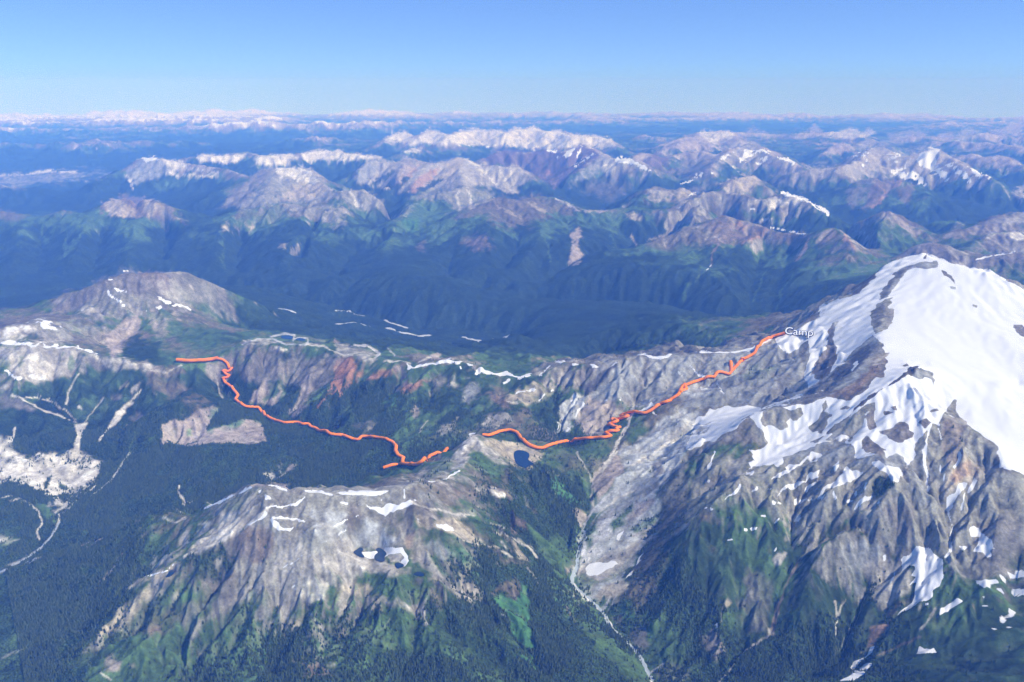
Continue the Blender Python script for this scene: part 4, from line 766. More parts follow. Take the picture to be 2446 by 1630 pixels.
 ('rock', .95, 0, 12, 'I 1850 380 1950 260 2100 130 2353 150 2500 200 2500 720 2353 700 2200 820 2050 880 1960 880 1800 700'), ('mauve', .5, 0, 18, 'I 2000 500 2353 400 2353 780 2150 860 2000 800'),
 ('tan', .85, 0, 7, 'I 1790 300 1830 140 1880 130 1920 60 1960 10 2000 60 2060 70 2060 150 1980 190 1880 250 1820 330'), ('orange', .6, 0, 8, 'I 1860 160 1930 90 1980 60 2050 100 2040 150 1960 160 1890 220'), ('rock', .6, 0, 6, 'I 1990 60 2060 60 2060 140 2010 170 1980 120'),
 ('snow', 1, 6, 3, 'I 1670 -10 1680 100 1695 180 1700 270'), ('snow', .9, 6, 3, 'I 1920 10 1910 60 1880 110'), ('snow', .95, 0, 3, 'I 1800 190 1810 140 1820 145 1815 200'), ('snow', 1, 0, 5, 'I 1820 400 1830 300 1880 280 1920 210 1970 200 1960 240 1900 290 1870 350 1840 405'), ('snow', 1, 0, 4, 'I 1960 280 2010 170 2035 185 2010 240 1970 282'), ('snow', 1, 8, 3, 'I 1840 400 1862 510 1850 620 1850 670 1820 720'), ('snow', .8, 4, 3, 'I 1950 280 1930 390'), ('snow', .7, 4, 3, 'I 1780 90 1780 130'),
 ('snow', 1, 0, 4, 'I 1515 715 1570 690 1620 622 1700 650 1750 690 1805 740 1800 820 1810 860 1780 910 1730 940 1725 980 1690 1010 1640 1020 1580 1070 1520 1100 1480 1125 1590 1030 1610 960 1620 880 1570 910 1620 850 1580 840 1620 780 1580 760 1520 805'),
 ('snow', 1, 0, 3, 'I 1385 697 1415 700 1410 730 1395 750'), ('snow', 1, 0, 3, 'I 1435 905 1440 880 1460 830 1472 790 1465 850 1450 890'), ('snow', 1, 4, 2, 'I 1685 1038 1698 1034'),
 ('snow', 1, 0, 5, 'I 1980 525 2010 510 2050 530 2060 560 2130 590 2145 650 2110 660 2140 710 2100 725 2070 680 2000 680 2040 640 2050 590 1990 580'), ('snow', 1, 0, 4, 'I 1910 645 1960 645 1970 660 1930 670'), ('snow', 1, 0, 5, 'I 2020 885 2080 865 2130 880 2200 850 2353 795 2450 790 2450 840 2353 850 2250 860 2150 900 2080 920'), ('snow', 1, 0, 4, 'I 2160 930 2210 925 2215 940 2180 945'), ('snow', 1, 0, 5, 'I 2260 960 2300 925 2353 925 2353 980 2300 990'), ('snow', 1, 6, 3, 'I 2080 990 2090 980'), ('snow', 1, 5, 3, 'I 2070 1050 2082 1050'), ('snow', 1, 0, 6, 'I 2140 1215 2200 1150 2240 1080 2310 1070 2310 1090 2260 1130 2210 1180 2170 1220'), ('snow', .9, 5, 4, 'I 2180 1080 2210 1080'), ('snow', .8, 5, 4, 'I 2260 1200 2290 1190'),
 ('snow', 1, 0, 5, 'I 1775 1115 1790 1060 1880 1020 1900 1000 1950 1010 1900 1050 1850 1080'), ('snow', 1, 0, 4, 'I 1630 1375 1645 1330 1690 1345 1750 1340 1762 1365 1720 1370'), ('snow', 1, 0, 5, 'I 1170 1480 1200 1440 1280 1400 1310 1330 1340 1325 1320 1370 1270 1420 1190 1485'), ('snow', 1, 0, 5, 'I 1080 1567 1140 1540 1200 1500 1300 1435 1330 1440 1290 1490 1200 1567'),
 ('snow', 1, 0, 3, 'I 240 1165 265 1170 272 1215 255 1205'),
 ('pink', .6, 0, 12, 'I 160 1260 250 1200 310 1350 260 1420 170 1330'), ('mauve', .6, 0, 16, 'I 440 830 560 800 640 900 600 1200 480 1250 420 1000'),
 ('orange', .75, 0, 8, 'I 1320 1200 1400 1160 1440 1170 1400 1250 1330 1330 1280 1330'), ('tan', .6, 0, 8, 'I 1220 1380 1330 1310 1280 1360 1180 1430'), ('scree', .8, 0, 10, 'I 1250 760 1400 720 1560 760 1610 860 1560 960 1400 1060 1330 1000'), ('grey', .6, 0, 12, 'I 1100 650 1300 560 1400 700 1260 760 1240 1000 1180 960 1190 800'),
 ('brown', .6, 0, 12, 'I 1400 1100 1600 980 1580 1030 1450 1150'), ('scree', .7, 8, 5, 'I 1750 1060 1700 1160 1650 1210'), ('brown', .6, 6, 5, 'I 1650 1270 1500 1330 1350 1390'),
 ('brown', .8, 9, 6, 'I 810 750 760 840 710 930 680 1040 660 1140 640 1240'), ('scree', .85, 0, 8, 'I 590 1260 600 1190 650 1200 650 1250 560 1290'), ('scree', .8, 6, 5, 'I 560 1290 460 1340 380 1430 280 1560'), ('scree', .6, 6, 5, 'I 1000 400 980 540 900 640 820 740'), ('tan', .6, 0, 6, 'I 300 1030 320 980 360 1010 320 1050'), ('scree', .6, 5, 5, 'I 290 1050 290 1160'),
 ('pale', .7, 4, 4, 'I 1070 1020 1080 1100 1060 1280'), ('pale', .6, 4, 4, 'I 1140 1000 1090 1120'), ('meadow', .7, 7, 6, 'I 1230 1050 1180 1180 1120 1350 1030 1500'), ('meadow', .6, 8, 6, 'I 1180 900 1180 1010'), ('lush', .45, 0, 14, 'I 750 1090 800 1090 790 1190 750 1200'), ('meadow', .5, 0, 16, 'I 320 1100 460 1060 460 1200 350 1230'), ('meadow', .5, 0, 16, 'I 400 870 450 900 450 980 400 960'),('meadow', .4, 0, 16, 'I 560 830 720 760 700 840 600 900'),
 ('meadow', .35, 0, 22, 'I 250 280 500 280 640 420 600 520 400 500 250 380'), ('brown', .5, 0, 12, 'I 140 420 220 400 210 480 150 460'),
 # right valley
 ('meadow', .9, 0, 14, 'H 1600 480 1680 380 1800 280 2000 200 2160 200 2180 300 2140 470 2060 640 1970 800 1950 980 1900 1060 1820 1080 1740 1000 1600 920 1560 780 1600 620'),
 ('moraine', .85, 0, 20, 'H 1640 600 1760 400 1900 320 2160 250 2170 330 2150 450 2060 620 1960 760 1960 900 1900 1020 1800 1020 1700 940 1640 860 1640 740'),
 ('moraine', .85, 0, 12, 'H 2353 -60 2100 0 1980 60 1900 180 1760 330 1680 390 1800 380 1900 340 2000 280 2180 240 2280 120 2353 60'), ('moraine', .75, 0, 14, 'E 2353 1020 2240 1140 2100 1250 1900 1350 1880 1457 2353 1457'),
 ('mauve', .6, 0, 10, 'H 2110 90 2180 60 2200 110 2150 160'), ('moraine', .8, 0, 14, 'E 2353 1080 2160 1180 2060 1260 2000 1380 2353 1400'), ('meadow', .4, 0, 12, 'E 2000 1140 2080 1170 2000 1300 1950 1290'),
 ('pink', .95, 0, 7, 'H 1760 330 1710 200 1790 90 1880 10 1930 100 1910 160 1820 250'), ('pale', .9, 8, 3, 'H 1890 0 1830 70 1780 140'), ('scree', .8, 7, 4, 'H 1720 190 1715 300 1730 370'), ('pale', .6, 4, 4, 'H 1620 0 1680 110 1720 190'),
 ('pale', .9, 7, 3, 'E 2000 1050 1990 1100 1940 1200 1860 1350 1800 1457'), ('darkrock_shade', .6, 4, 3, 'E 2090 1080 1980 1180 1920 1270'),
 ('pink', .85, 0, 6, 'H 1570 375 1640 390 1690 430 1640 510 1610 450'), ('pink', .8, 0, 6, 'H 1520 750 1570 740 1600 700 1610 760 1560 820'),
 ('pale', .75, 7, 6, 'H 2150 250 1980 330 1850 420 1760 560 1700 700 1640 800'), ('pale', .7, 6, 6, 'H 2060 240 1900 300 1760 400 1700 520'), ('pale', .7, 7, 6, 'E 2353 1150 2200 1300 2050 1420'), ('pale', .6, 6, 6, 'H 1900 640 1780 720 1680 800'), ('gravel', .8, 7, 6, 'H 1950 900 1850 980 1800 1060'), ('pale', .7, 6, 6, 'E 2300 1250 2150 1350 1980 1450'), ('darkrock_shade', .4, 5, 6, 'E 2330 1300 2200 1400 2120 1457'),
 ('lush', .85, 0, 10, 'H 1420 210 1480 160 1560 240 1640 340 1600 350 1540 330 1460 260'), ('meadow', .8, 0, 14, 'H 1400 600 1480 560 1560 560 1620 660 1600 780 1500 800 1440 700'), ('meadow', .7, 0, 10, 'H 1280 490 1340 520 1450 660 1560 830 1570 900 1500 860 1400 720'),
 ('gravel', .9, 6, 4, 'H 1860 260 1780 330 1720 390 1680 460 1650 520 1680 580'), ('gravel', .8, 0, 12, 'H 1640 600 1680 590 1680 660 1660 740 1620 790 1620 680'), ('gravel', .7, 0, 14, 'H 1780 480 1820 400 1860 400 1830 500 1830 560 1770 560 1740 600 1730 540'), ('gravel', .6, 0, 14, 'H 1720 640 1780 600 1860 620 1820 680 1740 700'), ('moraine', .8, 0, 8, 'H 1860 400 2000 300 2150 250 2160 280 2000 340 1880 420'),
 ('meadow', .8, 0, 12, 'H 1700 480 1780 390 1770 470 1720 600 1690 640 1680 540'), ('meadow', .8, 0, 10, 'H 1850 460 1940 370 2010 350 1980 410 1900 510 1860 520'), ('meadow', .7, 0, 10, 'H 1970 520 2060 470 2150 420 2150 470 2050 530'), ('pink', .7, 0, 10, 'H 1960 430 2100 300 2150 330 2110 400 1980 480'), ('pink', .6, 7, 4, 'H 1940 570 2060 540 2150 500'),
 ('scree', .7, 0, 10, 'H 1640 780 1820 700 1960 600 2080 560 2150 540 2090 640 1980 720 1960 780 1820 870 1740 890 1660 880'), ('meadow', .6, 0, 12, 'H 1640 860 1660 830 1820 850 1940 750 1920 800 1780 900 1680 920'), ('mauve', .5, 0, 10, 'H 1860 700 2060 570 2150 540 2000 680'),
 ('snow', 1, 0, 5, 'H 1670 780 1700 740 1790 740 1880 720 1895 740 1850 770 1760 820 1690 820'), ('snow', 1, 0, 4, 'H 1950 840 2000 790 2030 710 2080 660 2070 720 2040 770 1980 830'), ('snow', 1, 0, 4, 'H 1890 585 1900 550 1940 525 1925 560 1910 590'),
 ('tan', .7, 0, 8, 'H 1750 960 1830 900 1940 850 1960 900 1940 1000 1900 1020 1860 990 1780 1010'), ('gravel', .7, 4, 4, 'H 1900 960 1850 1030 1820 1080'), ('pale', .7, 0, 6, 'H 1510 925 1600 920 1690 970 1700 1000 1640 1010 1560 950'), ('scree', .5, 0, 10, 'H 1540 950 1640 1000 1740 1030 1640 1040 1560 990'),
 ('meadow', .85, 110, 14, 'H 1540 1000 1680 1110 1830 1290 1980 1480 2040 1560'),
 ('meadow', .85, 0, 16, 'H 1820 1080 1960 1000 2060 1060 2200 1060 2353 1300 2353 1600 2100 1600 1960 1350'),
 ('heather', .75, 0, 16, 'H 1960 980 2060 700 2180 460 2353 160 2353 420 2240 620 2160 900 2060 1080'),
 ('gravel', 1, 6, 3, 'H 1600 800 1585 870 1640 930 1700 980 1780 1060 1820 1120 1860 1180 1930 1250 2000 1320 2060 1400 2090 1470 2120 1541'), ('gravel', .8, 5, 4, 'H 2200 1420 2140 1460 2110 1480'),
 ('mauve', .75, 0, 10, 'H 1850 1100 1920 1080 1920 1160 1870 1140'), ('mauve', .75, 0, 14, 'H 1930 1230 2020 1150 2100 1200 2100 1300 2040 1340 1990 1290'), ('mauve', .6, 0, 14, 'H 2120 1500 2240 1400 2353 1440 2353 1541 2150 1541'), ('lush', .5, 0, 12, 'H 1900 1070 2000 1040 2020 1110 1960 1160'), ('meadow', .7, 0, 16, 'H 2050 1060 2200 1080 2250 1200 2180 1290 2100 1180'),
 ('darkrock_shade', .55, 0, 14, 'H 1960 880 2060 660 2170 460 2180 280 2353 60 2353 140 2260 380 2200 560 2060 760 1980 980'),  # dark rock band, with the shade of its left-facing flank painted in
 ('mauve', .4, 5, 5, 'H 2150 520 2220 480 2353 360'), ('rock', .5, 0, 16, 'H 2180 300 2353 80 2353 300 2240 420'),
 # little peak by the pass, lake
 ('scree', .95, 0, 8, 'E 770 1440 850 1300 930 1213 1000 1290 1100 1370 1170 1440 1100 1430 1000 1360 930 1330 890 1400 860 1457 770 1457'), ('pale', .8, 0, 8, 'E 780 1410 860 1310 920 1220 950 1230 920 1300 850 1390'), ('pale', .6, 6, 4, 'E 950 1260 1020 1320 1100 1370'), ('snow', .7, 4, 3, 'E 900 1225 935 1215'),
 ('tan', .9, 0, 7, 'E 1020 1260 1150 1270 1260 1300 1340 1340 1380 1350 1360 1420 1290 1457 1200 1457 1150 1400 1060 1340 1000 1290'), ('tan', .8, 0, 7, 'H 1100 0 1200 0 1210 50 1260 100 1330 110 1350 50 1400 0 1330 90 1290 130 1220 100 1150 30'),
 ('mauve', .6, 0, 8, 'E 1100 1330 1180 1310 1170 1340 1120 1340'), ('meadow', .7, 0, 10, 'E 890 1400 950 1345 1050 1380 1150 1457 900 1457'),
 ('scree', .7, 0, 10, 'H 540 190 600 120 720 60 850 20 900 40 820 120 700 190 620 200'), ('meadow', .6, 0, 10, 'H 560 190 660 90 800 20 820 60 720 140 620 195'), ('grey', .7, 0, 8, 'H 740 130 850 60 870 80 790 140'), ('scree', .8, 0, 6, 'H 540 150 640 80 600 150 560 180'),
 ('snow', .85, 5, 3, 'H 640 200 720 185 800 150 830 125'),
 ('brown', .6, 0, 14, 'H 900 80 940 130 1100 230 1180 300 1160 350 1060 260 940 190 900 140'), ('meadow', .6, 0, 14, 'H 960 60 1100 60 1140 200 1060 210 980 120'), ('pale', .85, 0, 6, 'H 1010 240 1060 240 1140 290 1130 320 1060 280'), ('heather', .7, 0, 12, 'H 1130 130 1210 120 1190 240 1170 340 1120 240'),
 # foreground mountain
 ('rock', .85, 0, 18, 'G 1700 240 1800 215 1950 260 2338 290 2338 700 2100 700 1950 560 1830 450 1700 600 1500 620 1300 720 1280 640 1400 560 1580 400'),
 ('scree', .9, 0, 14, 'G 1300 690 1280 640 1400 560 1500 470 1620 420 1760 300 1780 360 1700 480 1560 590 1400 650'), ('pale', .8, 0, 14, 'G 1440 590 1500 540 1480 450 1540 400 1530 500 1640 450 1620 540 1500 610'), ('meadow', .4, 0, 18, 'G 1500 350 1700 260 1780 270 1680 360 1540 420'), ('pale', .8, 0, 8, 'G 1370 480 1410 460 1430 490 1390 500'),
 ('snow', 1, 8, 3, 'G 1395 385 1460 355 1540 320 1640 275 1710 240'), ('snow', .6, 6, 3, 'G 1180 500 1270 455'), ('brown', .6, 0, 12, 'G 1050 550 1160 500 1290 440 1250 480 1100 550'), ('pale', .6, 5, 4, 'G 1110 450 1200 480 1260 450'), ('heather', .6, 0, 10, 'G 1040 430 1160 410 1290 435 1180 450'), ('pink', .6, 0, 8, 'G 1560 300 1640 255 1720 235 1640 290'),
 ('pale', .9, 8, 5, 'G 1260 710 1400 640 1520 600 1600 540 1700 480 1790 420 1850 370'), ('snow', .8, 5, 6, 'G 1700 490 1780 460 1810 410'), ('snow', .8, 5, 4, 'G 1820 380 1940 370 2010 360 2070 310'), ('snow', .8, 5, 5, 'G 1850 440 1960 440 2070 470'), ('snow', .85, 0, 7, 'G 1820 440 1880 450 1940 500 2000 490 1960 530 1900 520 1850 480'), ('snow', .9, 0, 4, 'G 1795 285 1830 300 1850 325 1815 325'), ('snow', .9, 6, 3, 'G 1930 320 1935 330'), ('snow', .8, 5, 3, 'G 1765 275 1775 268'), ('snow', .9, 6, 3, 'G 1820 215 1900 245 1950 262'), ('snow', 1, 7, 2, 'G 2080 265 2180 270 2260 290'), ('pink', .7, 6, 4, 'G 1730 230 1850 212 1950 240'),
 ('snow', .8, 6, 5, 'G 2170 440 2210 500 2250 540'), ('snow', .8, 8, 5, 'G 2180 560 2220 600'), ('snow', .7, 6, 5, 'G 2290 500 2330 490'), ('moraine', .6, 0, 16, 'G 2100 380 2200 400 2338 400 2338 600 2200 600 2120 500'), ('snow', .9, 0, 3, 'H 30 335 70 335 100 350 75 360 40 345'),
 ('snow', .8, 5, 4, 'H 160 355 240 380 320 370'), ('snow', .95, 0, 9, 'H 250 390 320 370 420 340 510 310 540 340 460 370 370 410 320 440 290 420'), ('snow', .8, 4, 3, 'H 460 250 465 300'), ('snow', 1, 5, 2, 'H 300 325 310 325'), ('snow', 1, 0, 3, 'H 0 272 100 265 200 258 360 262 300 290 240 300 140 290 60 285'), ('snow', .8, 5, 4, 'H 0 500 60 460 150 420'), ('snow', .6, 6, 5, 'H 0 560 60 520'),
 ('heather', .7, 0, 14, 'H 480 240 620 200 760 290 880 380 760 340 620 340 540 320'), ('brown', .6, 0, 14, 'H 760 200 900 200 980 290 900 320 800 280'), ('grey', .5, 0, 14, 'H 560 250 640 260 720 340 640 360 580 320'),
 ('pale', .9, 5, 4, 'H 520 335 600 370 700 390 850 420 940 430'), ('scree', .6, 0, 10, 'H 700 370 900 400 940 430 860 450 740 420'), ('mauve', .6, 0, 10, 'H 590 370 660 400 640 460 590 430'),
 ('tan', .95, 0, 8, 'H 540 420 600 420 680 450 800 430 840 470 900 530 960 600 1080 650 960 610 830 570 740 530 680 510 600 520 560 490'), ('snow', .8, 0, 8, 'H 640 460 700 480 790 490 800 520 740 530 690 500'), ('snow', .7, 0, 6, 'H 540 430 580 450 600 520 560 480'), ('heather', .7, 0, 12, 'H 820 450 900 480 1000 560 1060 620 980 600 880 520'), ('pale', .6, 4, 3, 'H 860 590 960 620 1080 640 1180 700'),
 ('tan', .75, 0, 12, 'H 450 620 500 540 560 560 600 640 590 760 540 740 500 700 480 640'), ('orange', .4, 0, 10, 'H 480 560 520 540 510 640 470 640'),
 ('moraine', .85, 0, 14, 'H 100 600 160 470 280 480 340 540 400 600 340 620 200 620 140 650'), ('scree', .9, 0, 14, 'H 0 560 110 580 120 660 200 720 330 740 400 790 480 800 400 840 200 810 0 800'), ('pale', .8, 4, 4, 'H 0 660 120 700 260 770'), ('pale', .7, 4, 4, 'H 0 740 160 770 200 780'), ('moraine', .7, 0, 10, 'H 600 620 700 600 790 690 760 720 660 700 620 660'), ('scree', .8, 0, 10, 'H 560 560 620 600 640 700 740 840 640 820 560 740 500 740 540 640'),
 ('snow', 1, 0, 4, 'H 165 665 230 660 330 650 330 630 370 640 440 640 490 700 490 730 460 770 420 790 440 750 380 700 340 700 300 720 230 710 180 700'), ('scree', .9, 0, 5, 'H 350 690 440 680 470 710 440 740 370 730'), ('snow', .8, 4, 3, 'H 180 620 190 600'), ('snow', .8, 4, 3, 'H 320 620 340 605'),
 ('meadow', .6, 0, 14, 'H 580 560 740 570 860 590 760 660 700 620 620 600'), ('lush', .4, 0, 12, 'H 760 620 900 640 960 700 1000 900 940 900 900 760 780 720'),
 ('meadow', .5, 0, 18, 'H 180 820 300 840 500 870 600 920 500 1000 360 1020 220 930'), ('scree', .75, 0, 12, 'H 280 980 380 1000 500 1020 600 980 620 1080 590 1130 500 1080 380 1050 300 1010'), ('pale', .5, 0, 10, 'H 460 1040 600 1040 600 1120 540 1100'), ('scree', .8, 0, 12, 'H 600 840 700 870 800 930 850 990 900 960 980 950 900 880 860 860 820 900 740 880 640 830'), ('tan', .6, 0, 16, 'H 820 880 860 740 900 740 890 860 960 880 980 960 880 980'),
 ('tan', .6, 0, 14, 'H 0 880 180 900 280 980 320 1060 200 1050 180 960 0 960'), ('pale', .6, 5, 6, 'H 150 1110 200 1200 320 1190 370 1120'), ('tan', .6, 0, 12, 'H 0 1150 70 1140 60 1230 0 1240'), ('heather', .6, 0, 14, 'H 130 1200 330 1220 420 1330 260 1300'), ('pale', .4, 0, 6, 'H 150 1250 200 1250 200 1290 150 1290'),
 ('brown', .6, 0, 16, 'H 1020 650 1180 700 1270 760 1180 780 1060 720'), ('heather', .5, 0, 14, 'H 640 880 740 940 720 1060 640 1000'),
 ('brown', .8, 0, 12, 'H 1180 430 1270 480 1280 540 1180 530'), ('pale', .8, 5, 4, 'H 1070 535 1180 580 1310 640 1360 710'), ('tan', .8, 0, 8, 'H 1160 600 1220 620 1310 730 1240 720'), ('pale', .6, 3, 3, 'H 1040 475 1140 510 1200 560 1290 630'), ('pale', .6, 4, 3, 'H 1100 590 1140 650'), ('scree', .6, 6, 4, 'H 1290 780 1340 830 1360 880'),
 ('lush', 1, 0, 5, 'H 1050 980 1100 960 1200 1000 1240 940 1240 890 1280 900 1290 1000 1300 1100 1320 1240 1360 1330 1300 1320 1210 1250 1160 1120 1100 1040'), ('heather', .9, 0, 8, 'H 1030 940 1150 860 1210 880 1230 940 1200 1000 1120 960'), ('pink', .5, 5, 3, 'H 1190 900 1195 960 1210 990'), ('lush', .7, 0, 6, 'H 1460 990 1500 980 1540 1040 1500 1040'), ('lush', .8, 0, 9, 'H 1210 1350 1320 1370 1360 1440 1330 1480 1290 1400'), ('pale', .4, 3, 3, 'H 1080 1030 1140 1110'), ('brown', .7, 7, 5, 'H 1560 1040 1590 1120 1620 1160'), ('meadow', .6, 7, 6, 'H 1360 1080 1380 1150 1340 1100'), ('meadow', .5, 0, 14, 'H 1100 1190 1180 1200 1220 1300 1140 1260'),
 ('forest', .8, 0, 12, 'H 1300 900 1440 940 1540 1080 1700 1240 1900 1500 1940 1541 1400 1541 1360 1330 1300 1150'), ('forest', .7, 0, 16, 'H 980 660 1060 760 1280 780 1300 880 1200 850 1040 900 980 860'), ('forest', .7, 0, 16, 'H 1200 80 1340 140 1400 160 1420 260 1460 340 1560 460 1540 560 1440 520 1340 420 1240 340 1180 220'), ('forest', .6, 0, 16, 'H 900 1000 1060 1080 1160 1160 1200 1250 1090 1240 940 1100'),
 # foreground lower left
 ('meadow', .8, 0, 26, 'G 760 1240 1000 960 1300 900 1450 1050 1300 1300 1400 1568 500 1600 560 1400'), ('meadow', .7, 0, 26, 'G 1400 1300 1600 1050 1760 960 1800 1250 1740 1568 1420 1568'), ('meadow', .65, 0, 26, 'H 180 1080 420 1060 620 1150 900 1300 1100 1541 100 1541 0 1300'),
 ('heather', .5, 0, 22, 'G 900 1100 1160 1040 1250 1180 1000 1260'), ('forest', .7, 0, 22, 'G 1250 720 1500 650 1560 760 1480 900 1330 860'), ('forest', .6, 0, 22, 'H 300 1350 700 1300 1000 1541 400 1541'),
 ('brown', .7, 0, 14, 'G 1560 560 1700 490 1840 520 1860 620 1760 760 1640 700 1560 640'), ('mauve', .5, 0, 14, 'G 1600 620 1760 560 1760 720 1640 720'), ('scree', .7, 0, 12, 'G 1830 560 1940 560 2040 660 1960 760 1840 880 1780 930 1880 660'), ('scree', .6, 0, 18, 'G 2060 680 2338 700 2338 880 2200 860 2080 760'), ('pale', .75, 0, 10, 'G 2010 920 2120 860 2220 900 2200 1000 2100 1020 2020 980'), ('scree', .7, 0, 14, 'G 1990 760 2100 780 2160 840 2000 900 1880 960 1880 900'), ('snow', .7, 5, 5, 'G 2050 700 1980 760 1920 800'), ('snow', .6, 5, 4, 'G 2010 910 1960 960'),
 ('snow', .7, 5, 5, 'G 1590 990 1680 990'), ('scree', .7, 0, 14, 'G 1300 1310 1340 1200 1500 1060 1640 960 1720 900 1680 990 1560 1060 1400 1190'), ('mauve', .5, 0, 22, 'G 1150 1080 1400 1020 1600 900 1600 1000 1340 1150 1300 1250 1180 1180'), ('scree', .6, 0, 10, 'G 1440 740 1500 720 1490 840 1450 810'), ('scree', .6, 0, 10, 'G 1170 1000 1230 930 1220 1000 1190 1040'),
 ('tan', .8, 0, 9, 'G 830 930 900 890 1000 850 1120 800 1240 740 1220 830 1120 890 1000 880 900 910'), ('snow', .7, 4, 3, 'G 980 850 1100 820 1190 770'), ('darkrock_shade', .9, 0, 4, 'G 1120 860 1150 805 1190 800 1180 830 1140 850'), ('tan', .8, 0, 14, 'G 660 1220 780 1130 860 1050 960 960 1070 940 1040 1000 960 1060 860 1150 740 1260 640 1290'), ('scree', .5, 0, 12, 'G 560 1370 640 1280 740 1260 700 1340'), ('brown', .5, 0, 14, 'G 940 1200 1080 1180 1090 1240 960 1240'), ('pink', .6, 0, 12, 'G 720 1420 780 1370 820 1420 800 1470 740 1480'), ('pink', .5, 0, 10, 'G 880 1440 920 1420 910 1480'), ('pale', .6, 3, 3, 'G 690 1500 760 1550'),
 ('pink', .8, 0, 6, 'G 640 950 700 850 780 740 840 680 850 700 790 780 740 850 660 940'), ('pale', .7, 0, 6, 'G 1030 770 1060 710 1070 720 1040 790'), ('scree', .7, 0, 6, 'G 480 1080 570 1000 580 1010 510 1070'), ('meadow', .6, 0, 8, 'G 440 1080 520 1000 560 1000 480 1080'), ('scree', .6, 0, 6, 'G 350 1165 430 1110 400 1150'), ('gravel', .5, 3, 3, 'G 30 1395 130 1350'),
 ('meadow', .4, 0, 22, 'G 80 1200 200 1150 160 1220 20 1300 0 1280'), ('meadow', .4, 0, 16, 'G 560 1000 620 870 600 960'),
 ('lush', .4, 0, 16, 'G 1730 1440 1800 1240 1900 1100 1920 1130 1840 1250 1820 1400 1760 1540'), ('lush', .4, 0, 20, 'G 2040 1260 2200 1230 2300 1300 2300 1400 2150 1420 2060 1340'), ('darkrock_shade', .4, 0, 10, 'G 1940 1180 1950 960 2000 900 2010 1000 1970 1200 1930 1400 1900 1540 1870 1500'), ('brown', .5, 0, 14, 'G 2040 1420 2180 1450 2250 1540 2080 1540'), ('tan', .5, 0, 12, 'G 1990 1150 2060 1080 2040 1180 1980 1220'), ('scree', .5, 0, 12, 'G 2080 1090 2200 1150 2338 1250 2260 1250 2150 1180'), ('meadow', .5, 0, 16, 'G 1380 1450 1500 1460 1500 1520 1400 1520'), ('meadow', .4, 0, 16, 'G 1060 1350 1180 1340 1170 1450 1100 1480'),
]

def inside(px, py, poly):
    c = np.zeros(px.shape, bool)
    n = len(poly)
    for i in range(n):
        x1, y1 = poly[i]; x2, y2 = poly[(i + 1) % n]
        if y1 == y2: continue
        c ^= ((y1 > py) != (y2 > py)) & (px < (x2 - x1) * (py - y1) / (y2 - y1) + x1)
    return c

def near_line(px, py, pts):
    d = np.full(px.shape, 1e9)
    for i in range(len(pts) - 1):
        x1, y1 = pts[i]; x2, y2 = pts[i + 1]
        L = (x2 - x1) ** 2 + (y2 - y1) ** 2 + 1e-9
        t = np.clip(((px - x1) * (x2 - x1) + (py - y1) * (y2 - y1)) / L, 0, 1)
        d = np.minimum(d, np.hypot(px - x1 - t * (x2 - x1), py - y1 - t * (y2 - y1)))
    return d

def sstep(x, a, b):
    t = np.clip((x - a) / (b - a), 0, 1)
    return t * t * (3 - 2 * t)

X, Y, R, T, H, GX, GY, DC, OWN, NAMES, GI, GJ = build_grid()
smap = np.ones(X.shape, np.float32)
own_pt = OWN[np.clip(np.rint(GI).astype(int), 0, NR - 1), np.clip(np.rint(GJ).astype(int), 0, NT - 1)]
# ice is smooth: calm the relief on the upper snow mountain, keep the plain flat
u0, v0 = project(X, Y, H - R * R / (2 * R_EARTH))
ice = P2('F 1640 120 1850 190 2313 380 2650 500 2650 1650 2180 1568 1950 1290 1790 1170 1500 1000 1700 860 1450 830 1390 650 1480 450 1500 250')
smap[inside(u0, v0, ice) & (R < 11000)] = 0.2
smap *= np.clip(H / 300, 0, 1)
smap *= np.where((own_pt == NAMES.index('near')) & (R < 7600), .55 + .45 * (1 - sstep(H, 1450, 1650)), 1.0)
smap *= .5 + .95 * vnoise(X / 1100, Y / 1100, 81) * np.clip(2 - R / 15000, 0, 1) + .5 * np.clip(R / 15000 - 1, 0, 1)
# soften the edge of that calm zone
for _ in range(6):
    P_ = np.pad(smap, 1, mode='edge'); smap = (P_[:-2, 1:-1] + P_[2:, 1:-1] + P_[1:-1, :-2] + P_[1:-1, 2:] + smap) / 5
smap *= 1 + .9 * sstep(R, 15000, 28000)
smap *= 1 + .4 * sstep(H + 200 * fbm(X, Y, 900, 2, 77), 1300, 1550) * (1 - sstep(R, 10500, 13000)) * (smap > .45)
# rounder flanks under the forest of the big valley, calm valley floors and lake shores
smap *= 1 - .35 * sstep(R, 13000, 15500) * (1 - sstep(H, 900, 1350)) * (1 - sstep(R, 26000, 34000))
for s_, q_, r0, r1 in (('H 1600 420 1680 350 1800 250 2000 170 2180 170 2180 300 2120 470 2050 640 1970 800 1960 980 2000 1060 2150 1260 2280 1600 2080 1600 1900 1300 1740 1060 1560 940 1530 780 1570 620', .22, 4000, 8000),
                       ('E 1120 1310 1260 1290 1400 1320 1440 1440 1380 1500 1200 1520 1130 1430', .2, 5000, 9000),
                       ('H 60 620 200 600 360 600 520 640 560 720 640 800 660 880 480 860 300 780 80 720', .25, 4000, 8000),
                       ('F 130 1150 600 1130 1000 1050 1160 900 900 560 1350 240 1500 300 1500 900 1700 1568 200 1568', .42, 5000, 11000),
                       ('G 1060 780 1220 770 1240 840 1120 900 1040 880', .3, 4000, 8000),
                       ('D 1860 560 2130 560 2150 640 1860 640', .3, 8000, 12500),
                       ('G -80 -40 700 -40 700 240 520 330 420 520 320 660 100 800 -80 850 -80 600', .3, 5000, 9000)):
    smap[inside(u0, v0, P2(s_)) & (R > r0) & (R < r1)] *= q_
